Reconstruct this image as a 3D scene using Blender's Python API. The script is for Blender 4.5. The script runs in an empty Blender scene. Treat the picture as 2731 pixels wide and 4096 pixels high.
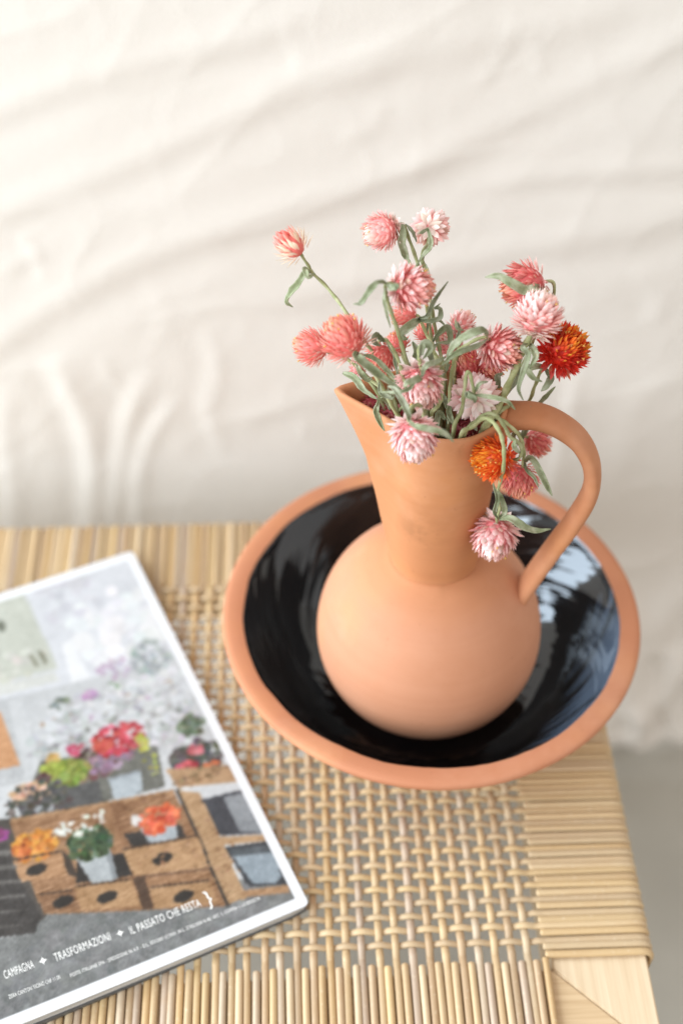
import bpy, bmesh, math, random
import numpy as np
from mathutils import Vector, Matrix, Quaternion, noise

scene = bpy.context.scene
COL = scene.collection
random.seed(7)

# ---------------------------------------------------------------- camera
cam_data = bpy.data.cameras.new('camera')
cam = bpy.data.objects.new('camera', cam_data)
COL.objects.link(cam)
_f = Vector((0.03253727, 0.69369861, -0.7195301))
_r = Vector((0.99917329, -0.04013217, 0.00649137))
_u = Vector((0.02437325, 0.71914647, 0.69443092))
M = Matrix((_r, _u, -_f)).transposed().to_4x4()
M.translation = Vector((-0.07863381, -0.53677665, 0.71067211))
cam.matrix_world = M
cam_data.sensor_fit = 'VERTICAL'
cam_data.sensor_height = 36.0
cam_data.sensor_width = 24.0
cam_data.lens = 49.63
cam_data.clip_start = 0.02
cam_data.clip_end = 60.0
cam_data.dof.use_dof = True
cam_data.dof.focus_distance = 0.690
cam_data.dof.aperture_fstop = 3.4
scene.camera = cam

# ---------------------------------------------------------------- light
world = bpy.data.worlds.new('World')
scene.world = world
world.use_nodes = True
_bg = world.node_tree.nodes['Background']
_bg.inputs[0].default_value = (1.0, 0.945, 0.89, 1)
_bg.inputs[1].default_value = 0.66

def area(name, loc, target, sx, sy, power, color):
    l = bpy.data.lights.new(name, 'AREA')
    l.shape = 'RECTANGLE'; l.size = sx; l.size_y = sy
    l.energy = power; l.color = color
    o = bpy.data.objects.new(name, l); COL.objects.link(o)
    o.location = loc
    o.rotation_euler = (Vector(target) - Vector(loc)).to_track_quat('-Z', 'Y').to_euler()
    return o
# one window with two casements on the magazine side of the bench
area('window_light', (-1.75, -1.10, 1.00), (0, -.05, 0.2), 0.75, 1.9, 40.0, (0.83, 0.93, 1.0))
area('window_light', (-1.90, 0.36, 0.95), (0, .0, 0.2), 0.85, 1.9, 35.0, (0.77, 0.89, 1.0))

scene.view_settings.view_transform = 'Standard'
scene.view_settings.look = 'None'
scene.view_settings.exposure = 0.53
scene.view_settings.gamma = 1.0
scene.view_settings.use_curve_mapping = False
scene.render.engine = 'CYCLES'
scene.cycles.use_denoising = True

# ---------------------------------------------------------------- helpers
def srgb(r, g, b):
    f = lambda c: (c/255/12.92) if c/255 <= .04045 else ((c/255+.055)/1.055)**2.4
    return (f(r), f(g), f(b))

def mesh_from(name, verts, faces, smooth=True, mat=None):
    me = bpy.data.meshes.new(name)
    me.from_pydata([tuple(v) for v in verts], [], faces)
    if smooth:
        me.polygons.foreach_set('use_smooth', [True]*len(me.polygons))
    if mat: me.materials.append(mat)
    me.update()
    return me

def link(name, data, parent=None, mat=None):
    o = bpy.data.objects.new(name, data)
    COL.objects.link(o)
    if parent: o.parent = parent
    return o

def thing(name, label, cat, loc=(0, 0, 0), group=None):
    o = bpy.data.objects.new(name, None)
    o.empty_display_size = 0.02
    COL.objects.link(o); o.location = loc
    o['label'] = label; o['category'] = cat
    if group: o['group'] = group
    return o

def catmull(pts, n):
    P = [Vector(p) for p in pts]
    P = [P[0]*2-P[1]] + P + [P[-1]*2-P[-2]]
    out = []
    for i in range(1, len(P)-2):
        a, b, c, d = P[i-1], P[i], P[i+1], P[i+2]
        for k in range(n):
            t = k/n
            out.append(0.5*((2*b)+(c-a)*t+(2*a-5*b+4*c-d)*t*t+(3*b-a-3*c+d)*t**3))
    out.append(P[-2].copy())
    return out

def sweep(path, rad, sides=8, up=None, cap=True):
    """tube along path; rad(i) -> (half width, half height); up = fixed up vector or None"""
    V, F = [], []
    n = len(path)
    prev = None
    for i, p in enumerate(path):
        t = (path[min(i+1, n-1)]-path[max(i-1, 0)])
        if t.length < 1e-9: t = Vector((0, 0, 1))
        t.normalize()
        if up is not None:
            s = t.cross(up).normalized()
        else:
            if prev is None:
                s = t.orthogonal().normalized()
            else:
                s = (prev - t*prev.dot(t)).normalized()
            prev = s
        h = s.cross(t).normalized()
        w, e = rad(i)
        for k in range(sides):
            a = 2*math.pi*k/sides
            V.append(p + s*(math.cos(a)*w) + h*(math.sin(a)*e))
    for i in range(n-1):
        for k in range(sides):
            a = i*sides+k; b = i*sides+(k+1) % sides
            F.append((a, b, b+sides, a+sides))
    if cap:
        F.append(tuple(range(sides))[::-1])
        F.append(tuple((n-1)*sides+k for k in range(sides)))
    return V, F

def lathe(profile, seg=96, close=False):
    V, F = [], []
    n = len(profile)
    for (r, z) in profile:
        for k in range(seg):
            a = 2*math.pi*k/seg
            V.append((r*math.cos(a), r*math.sin(a), z))
    for i in range(n-1):
        for k in range(seg):
            a = i*seg+k; b = i*seg+(k+1) % seg
            F.append((a, b, b+seg, a+seg))
    return V, F

# ---------------------------------------------------------------- materials
def new_mat(name):
    m = bpy.data.materials.new(name); m.use_nodes = True
    nt = m.node_tree
    return m, nt, nt.nodes['Principled BSDF'], nt.nodes['Material Output']

def N(nt, kind, **kw):
    n = nt.nodes.new(kind)
    for k, v in kw.items():
        if k in n.inputs: n.inputs[k].default_value = v
        else: setattr(n, k, v)
    return n

def ramp(nt, fac, stops):
    r = nt.nodes.new('ShaderNodeValToRGB')
    cr = r.color_ramp
    while len(cr.elements) < len(stops): cr.elements.new(0.5)
    for e, (p, c) in zip(cr.elements, stops):
        e.position = p; e.color = (c[0], c[1], c[2], 1)
    nt.links.new(fac, r.inputs[0])
    return r.outputs[0]

def mix(nt, a, b, fac, mode='MIX'):
    m = nt.nodes.new('ShaderNodeMix'); m.data_type = 'RGBA'; m.blend_type = mode
    for sock, v in ((m.inputs['Factor'], fac), (m.inputs['A'], a), (m.inputs['B'], b)):
        if isinstance(v, (int, float)): sock.default_value = v
        elif isinstance(v, tuple): sock.default_value = (v[0], v[1], v[2], 1)
        else: nt.links.new(v, sock)
    return m.outputs['Result']

def coords(nt, kind='Object', scale=(1, 1, 1)):
    t = nt.nodes.new('ShaderNodeTexCoord')
    mp = nt.nodes.new('ShaderNodeMapping'); mp.inputs['Scale'].default_value = scale
    nt.links.new(t.outputs[kind], mp.inputs[0])
    return mp.outputs[0]

def noise_tex(nt, vec, scale, detail=4, rough=.55):
    n = nt.nodes.new('ShaderNodeTexNoise')
    n.inputs['Scale'].default_value = scale; n.inputs['Detail'].default_value = detail
    n.inputs['Roughness'].default_value = rough
    nt.links.new(vec, n.inputs['Vector'])
    return n.outputs['Fac']

def bump(nt, bsdf, height, strength, dist):
    b = nt.nodes.new('ShaderNodeBump'); b.inputs['Strength'].default_value = strength
    b.inputs['Distance'].default_value = dist
    nt.links.new(height, b.inputs['Height']); nt.links.new(b.outputs[0], bsdf.inputs['Normal'])
    return b

def setc(bsdf, nt, sock):
    nt.links.new(sock, bsdf.inputs['Base Color'])

# linen
m_linen, nt, b, _o = new_mat('linen')
v = coords(nt)
big = noise_tex(nt, v, 5, 3)
setc(b, nt, ramp(nt, big, [(.3, (.715, .67, .615)), (.7, (.745, .705, .655))]))
b.inputs['Roughness'].default_value = .9
w1 = N(nt, 'ShaderNodeTexWave', Scale=420.0, Distortion=1.2, bands_direction='X'); nt.links.new(v, w1.inputs[0])
w2 = N(nt, 'ShaderNodeTexWave', Scale=420.0, Distortion=1.2, bands_direction='Z'); nt.links.new(v, w2.inputs[0])
cr = noise_tex(nt, v, 38, 5, .6)
s = N(nt, 'ShaderNodeMath', operation='ADD'); nt.links.new(w1.outputs['Fac'], s.inputs[0]); nt.links.new(w2.outputs['Fac'], s.inputs[1])
s2 = N(nt, 'ShaderNodeMath', operation='MULTIPLY_ADD'); nt.links.new(s.outputs[0], s2.inputs[0]); s2.inputs[1].default_value = .08; nt.links.new(cr, s2.inputs[2])
bump(nt, b, s2.outputs[0], .35, .003)

# concrete floor
m_floor, nt, b, _o = new_mat('concrete_floor')
v = coords(nt)
setc(b, nt, ramp(nt, noise_tex(nt, v, 9, 6), [(.3, (.36, .34, .295)), (.7, (.42, .40, .35))]))
b.inputs['Roughness'].default_value = .7

# rattan (colour per strand from the object colour)
m_rattan, nt, b, _o = new_mat('rattan')
oi = nt.nodes.new('ShaderNodeObjectInfo')
v = coords(nt, 'Object', (60, 60, 60))
vr = nt.nodes.new('ShaderNodeVectorMath'); vr.operation = 'ADD'
cmb = nt.nodes.new('ShaderNodeCombineXYZ')
mul = N(nt, 'ShaderNodeMath', operation='MULTIPLY'); nt.links.new(oi.outputs['Random'], mul.inputs[0]); mul.inputs[1].default_value = 97.0
for k in range(3): nt.links.new(mul.outputs[0], cmb.inputs[k])
nt.links.new(v, vr.inputs[0]); nt.links.new(cmb.outputs[0], vr.inputs[1])
n1 = noise_tex(nt, vr.outputs[0], .55, 4)
n2 = noise_tex(nt, vr.outputs[0], 7, 5, .65)
c1 = mix(nt, oi.outputs['Color'], (.50, .33, .17), ramp(nt, n1, [(.52, (0, 0, 0)), (.78, (.55, .55, .55))]))
c2 = mix(nt, c1, (.16, .10, .06), ramp(nt, n2, [(.66, (0, 0, 0)), (.80, (.7, .7, .7))]))
c3 = mix(nt, c2, (.80, .70, .54), ramp(nt, n2, [(.22, (.45, .45, .45)), (.42, (0, 0, 0))]))
setc(b, nt, c3)
b.inputs['Roughness'].default_value = .42
bump(nt, b, n2, .25, .0006)

# pale timber
def wood(name, c0, c1, axis):
    m, nt, b, _o = new_mat(name)
    sc = (9, 320, 60) if axis == 'x' else (320, 9, 60)
    v = coords(nt, 'Object', sc)
    g = noise_tex(nt, v, 1, 5, .6)
    fine = noise_tex(nt, v, 3.5, 3, .6)
    f = N(nt, 'ShaderNodeMath', operation='MULTIPLY_ADD'); nt.links.new(fine, f.inputs[0]); f.inputs[1].default_value = .4; nt.links.new(g, f.inputs[2])
    setc(b, nt, ramp(nt, f.outputs[0], [(.5, c0), (.9, c1)]))
    b.inputs['Roughness'].default_value = .55
    bump(nt, b, f.outputs[0], .12, .0008)
    return m
m_wood_x = wood('timber_crosswise', (.66, .49, .30), (.52, .36, .20), 'x')
m_wood_y = wood('timber_lengthwise', (.74, .60, .42), (.62, .47, .30), 'y')

# terracotta
def terracotta(name, top, low, z0, z1, stains=False):
    m, nt, b, _o = new_mat(name)
    v = coords(nt)
    sep = nt.nodes.new('ShaderNodeSeparateXYZ'); nt.links.new(v, sep.inputs[0])
    nz = noise_tex(nt, v, 26, 4)
    mr = N(nt, 'ShaderNodeMapRange'); mr.inputs['From Min'].default_value = z0; mr.inputs['From Max'].default_value = z1
    ad = N(nt, 'ShaderNodeMath', operation='MULTIPLY_ADD'); nt.links.new(nz, ad.inputs[0]); ad.inputs[1].default_value = .004; nt.links.new(sep.outputs[2], ad.inputs[2])
    nt.links.new(ad.outputs[0], mr.inputs['Value'])
    base = mix(nt, low, top, mr.outputs[0])
    vs = coords(nt, 'Object', (5, 5, 180))
    ring = noise_tex(nt, vs, 1.0, 3)
    c = mix(nt, base, (.92, .88, .84), ramp(nt, ring, [(.35, (0, 0, 0)), (.75, (.5, .5, .5))]), 'MULTIPLY')
    sp = noise_tex(nt, v, 55, 6, .7)
    c = mix(nt, c, (.36, .15, .06), ramp(nt, sp, [(.66, (0, 0, 0)), (.82, (.5, .5, .5))]))
    st = noise_tex(nt, v, 16, 3, .5)
    c = mix(nt, c, (.66, .29, .10), ramp(nt, st, [(.55, (0, 0, 0)), (.72, (.30, .30, .30))]))
    pt = noise_tex(nt, v, 9, 5, .65)                                   # pale bloom and darker patches in the clay
    c = mix(nt, c, (.70, .40, .27), ramp(nt, pt, [(.50, (0, 0, 0)), (.72, (.38, .38, .38))]))
    c = mix(nt, c, (.44, .17, .07), ramp(nt, pt, [(.26, (.34, .34, .34)), (.44, (0, 0, 0))]))
    po = noise_tex(nt, v, 240, 2, .5)
    c = mix(nt, c, (.30, .12, .05), ramp(nt, po, [(.70, (0, 0, 0)), (.78, (.22, .22, .22))]))
    if stains:
        for loc, rad, amt in (((-.010, -.0255, .178), .016, .55), ((.004, -.026, .142), .012, .35), ((.012, -.028, .250), .014, .8), ((-.002, -.029, .186), .022, .25)):
            ds = N(nt, 'ShaderNodeVectorMath', operation='DISTANCE'); nt.links.new(v, ds.inputs[0]); ds.inputs[1].default_value = loc
            mr2 = N(nt, 'ShaderNodeMapRange'); nt.links.new(ds.outputs['Value'], mr2.inputs['Value']); mr2.inputs['From Min'].default_value = rad; mr2.inputs['From Max'].default_value = rad*.2
            mr2.inputs['To Max'].default_value = amt
            sm = N(nt, 'ShaderNodeMath', operation='MULTIPLY'); nt.links.new(mr2.outputs[0], sm.inputs[0])
            blot = noise_tex(nt, v, 75, 4, .6); nt.links.new(ramp(nt, blot, [(.45, (0, 0, 0)), (.62, (1, 1, 1))]), sm.inputs[1])
            c = mix(nt, c, (.34, .14, .055), sm.outputs[0])
    setc(b, nt, c)
    b.inputs['Roughness'].default_value = .78
    fine = noise_tex(nt, v, 420, 3)
    s = N(nt, 'ShaderNodeMath', operation='MULTIPLY_ADD'); nt.links.new(fine, s.inputs[0]); s.inputs[1].default_value = .25; nt.links.new(ring, s.inputs[2])
    bump(nt, b, s.outputs[0], .14, .0007)
    return m
m_terra = terracotta('terracotta', (.50, .208, .086), (.525, .245, .140), .126, .146, True)
m_terra_bowl = terracotta('terracotta_bowl', (.49, .200, .102), (.49, .200, .102), .02, .07)
m_terra_handle = terracotta('terracotta_handle', (.45, .178, .076), (.53, .232, .112), .11, .24)

# glaze
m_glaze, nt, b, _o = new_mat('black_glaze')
v = coords(nt)
gn = noise_tex(nt, v, 20, 3)
setc(b, nt, ramp(nt, gn, [(.35, (.005, .005, .006)), (.75, (.012, .009, .008))]))
b.inputs['Roughness'].default_value = .07
b.inputs['IOR'].default_value = 1.7
b.inputs['Specular Tint'].default_value = (.88, .94, 1, 1)
gr = N(nt, 'ShaderNodeTexGradient', gradient_type='RADIAL'); nt.links.new(v, gr.inputs[0])
sep = nt.nodes.new('ShaderNodeSeparateXYZ'); nt.links.new(v, sep.inputs[0])
cmb = nt.nodes.new('ShaderNodeCombineXYZ')
q1 = N(nt, 'ShaderNodeMath', operation='MULTIPLY'); nt.links.new(gr.outputs['Fac'], q1.inputs[0]); q1.inputs[1].default_value = 24.0
q2 = N(nt, 'ShaderNodeMath', operation='MULTIPLY_ADD'); nt.links.new(sep.outputs[2], q2.inputs[0]); q2.inputs[1].default_value = 90.0; nt.links.new(q1.outputs[0], q2.inputs[2])
q3 = N(nt, 'ShaderNodeMath', operation='MULTIPLY'); nt.links.new(sep.outputs[2], q3.inputs[0]); q3.inputs[1].default_value = 22.0
nt.links.new(q2.outputs[0], cmb.inputs[0]); nt.links.new(q3.outputs[0], cmb.inputs[1])
bump(nt, b, noise_tex(nt, cmb.outputs[0], 1.0, 2, .5), .35, .004)
# slanted blue-grey streaks on one flank of the bowl, denser towards the rim
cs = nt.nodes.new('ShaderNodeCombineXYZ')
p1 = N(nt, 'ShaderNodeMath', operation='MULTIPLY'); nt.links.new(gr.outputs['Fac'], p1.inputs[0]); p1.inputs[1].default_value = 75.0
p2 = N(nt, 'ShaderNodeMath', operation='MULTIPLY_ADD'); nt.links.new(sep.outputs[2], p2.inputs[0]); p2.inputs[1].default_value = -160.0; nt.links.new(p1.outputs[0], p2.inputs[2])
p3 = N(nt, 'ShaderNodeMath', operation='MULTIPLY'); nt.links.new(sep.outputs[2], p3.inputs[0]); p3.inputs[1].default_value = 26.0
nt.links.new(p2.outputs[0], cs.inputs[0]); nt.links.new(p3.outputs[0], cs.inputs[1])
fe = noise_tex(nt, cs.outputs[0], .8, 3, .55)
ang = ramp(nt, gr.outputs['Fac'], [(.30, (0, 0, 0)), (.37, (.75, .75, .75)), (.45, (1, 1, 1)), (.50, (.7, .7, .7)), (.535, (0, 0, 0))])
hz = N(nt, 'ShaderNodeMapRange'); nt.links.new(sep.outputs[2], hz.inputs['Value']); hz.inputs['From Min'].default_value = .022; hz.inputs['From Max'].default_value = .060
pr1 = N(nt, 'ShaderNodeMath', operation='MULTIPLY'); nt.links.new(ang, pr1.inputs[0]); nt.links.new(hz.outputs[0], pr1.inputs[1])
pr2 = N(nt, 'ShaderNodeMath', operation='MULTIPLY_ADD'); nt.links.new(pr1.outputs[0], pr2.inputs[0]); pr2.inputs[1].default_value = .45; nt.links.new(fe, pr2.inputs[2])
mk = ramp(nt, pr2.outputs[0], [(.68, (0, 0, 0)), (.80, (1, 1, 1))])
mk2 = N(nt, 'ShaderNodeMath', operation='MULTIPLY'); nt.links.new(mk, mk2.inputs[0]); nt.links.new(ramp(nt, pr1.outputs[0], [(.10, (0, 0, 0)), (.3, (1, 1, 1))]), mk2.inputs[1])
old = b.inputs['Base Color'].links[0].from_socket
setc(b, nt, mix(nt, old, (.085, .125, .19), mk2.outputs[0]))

# flower bracts, leaves, stems
m_bract, nt, b, out = new_mat('flower_bract')
oi = nt.nodes.new('ShaderNodeObjectInfo')
v = coords(nt)
sep = nt.nodes.new('ShaderNodeSeparateXYZ'); nt.links.new(v, sep.inputs[0])
tip = ramp(nt, sep.outputs[2], [(.0, (.80, .56, .54)), (.40, (.93, .86, .84)), (.75, (1, 1, 1))])
c = mix(nt, oi.outputs['Color'], tip, 1.0, 'MULTIPLY')
vs = coords(nt, 'Object', (30, 30, 1.6))
st = noise_tex(nt, vs, 1.0, 3)
c = mix(nt, c, (.96, .86, .80), ramp(nt, st, [(.50, (0, 0, 0)), (.85, (.30, .30, .30))]))
hsv = nt.nodes.new('ShaderNodeHueSaturation'); nt.links.new(c, hsv.inputs['Color'])
mr = N(nt, 'ShaderNodeMapRange'); nt.links.new(oi.outputs['Random'], mr.inputs['Value']); mr.inputs['To Min'].default_value = .86; mr.inputs['To Max'].default_value = 1.15
nt.links.new(mr.outputs[0], hsv.inputs['Value'])
setc(b, nt, hsv.outputs[0]); b.inputs['Roughness'].default_value = .6
tr = nt.nodes.new('ShaderNodeBsdfTranslucent'); nt.links.new(hsv.outputs[0], tr.inputs[0])
ms = nt.nodes.new('ShaderNodeMixShader'); ms.inputs[0].default_value = .3
nt.links.new(b.outputs[0], ms.inputs[1]); nt.links.new(tr.outputs[0], ms.inputs[2]); nt.links.new(ms.outputs[0], out.inputs[0])

def plant(name, c0, c1, c2, trans):
    m, nt, b, out = new_mat(name)
    oi = nt.nodes.new('ShaderNodeObjectInfo')
    v = coords(nt, 'Object')
    f = noise_tex(nt, v, 170, 5, .6)
    g = noise_tex(nt, v, 900, 3, .6)
    c = ramp(nt, f, [(.3, c0), (.50, c1), (.66, c2), (.74, (.46, .38, .22))])
    hsv = nt.nodes.new('ShaderNodeHueSaturation'); nt.links.new(c, hsv.inputs['Color'])
    mr = N(nt, 'ShaderNodeMapRange'); nt.links.new(oi.outputs['Random'], mr.inputs['Value']); mr.inputs['To Min'].default_value = .8; mr.inputs['To Max'].default_value = 1.15
    nt.links.new(mr.outputs[0], hsv.inputs['Value'])
    setc(b, nt, hsv.outputs[0]); b.inputs['Roughness'].default_value = .75
    bump(nt, b, g, .3, .0004)
    if trans:
        tr = nt.nodes.new('ShaderNodeBsdfTranslucent'); nt.links.new(hsv.outputs[0], tr.inputs[0])
        ms = nt.nodes.new('ShaderNodeMixShader'); ms.inputs[0].default_value = trans
        nt.links.new(b.outputs[0], ms.inputs[1]); nt.links.new(tr.outputs[0], ms.inputs[2]); nt.links.new(ms.outputs[0], out.inputs[0])
    return m
m_leaf = plant('dried_leaf', (.21, .245, .12), (.345, .38, .235), (.50, .52, .38), .2)
m_stem = plant('dried_stem', (.23, .25, .10), (.32, .34, .16), (.44, .44, .25), 0)
m_core = new_mat('flower_core'); m_core[2].inputs['Base Color'].default_value = (.33, .07, .07, 1); m_core = m_core[0]
_cn = m_core.node_tree; _oi = _cn.nodes.new('ShaderNodeObjectInfo'); _cn.links.new(_oi.outputs['Color'], _cn.nodes['Principled BSDF'].inputs['Base Color'])

# magazine
m_print, nt, b, _o = new_mat('printed_cover')
at = nt.nodes.new('ShaderNodeVertexColor'); at.layer_name = 'print'
setc(b, nt, at.outputs[0]); b.inputs['Roughness'].default_value = .38
m_paper, nt, b, _o = new_mat('page_block')
v = coords(nt, 'Object', (3, 3, 1900))
setc(b, nt, ramp(nt, noise_tex(nt, v, 1, 2), [(.38, (.24, .24, .23)), (.58, (.66, .66, .64))])); b.inputs['Roughness'].default_value = .8
m_ink, nt, b, _o = new_mat('white_ink'); b.inputs['Base Color'].default_value = (.84, .84, .82, 1); b.inputs['Roughness'].default_value = .4
m_back, nt, b, _o = new_mat('back_cover'); b.inputs['Base Color'].default_value = (.10, .10, .10, 1); b.inputs['Roughness'].default_value = .4

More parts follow.
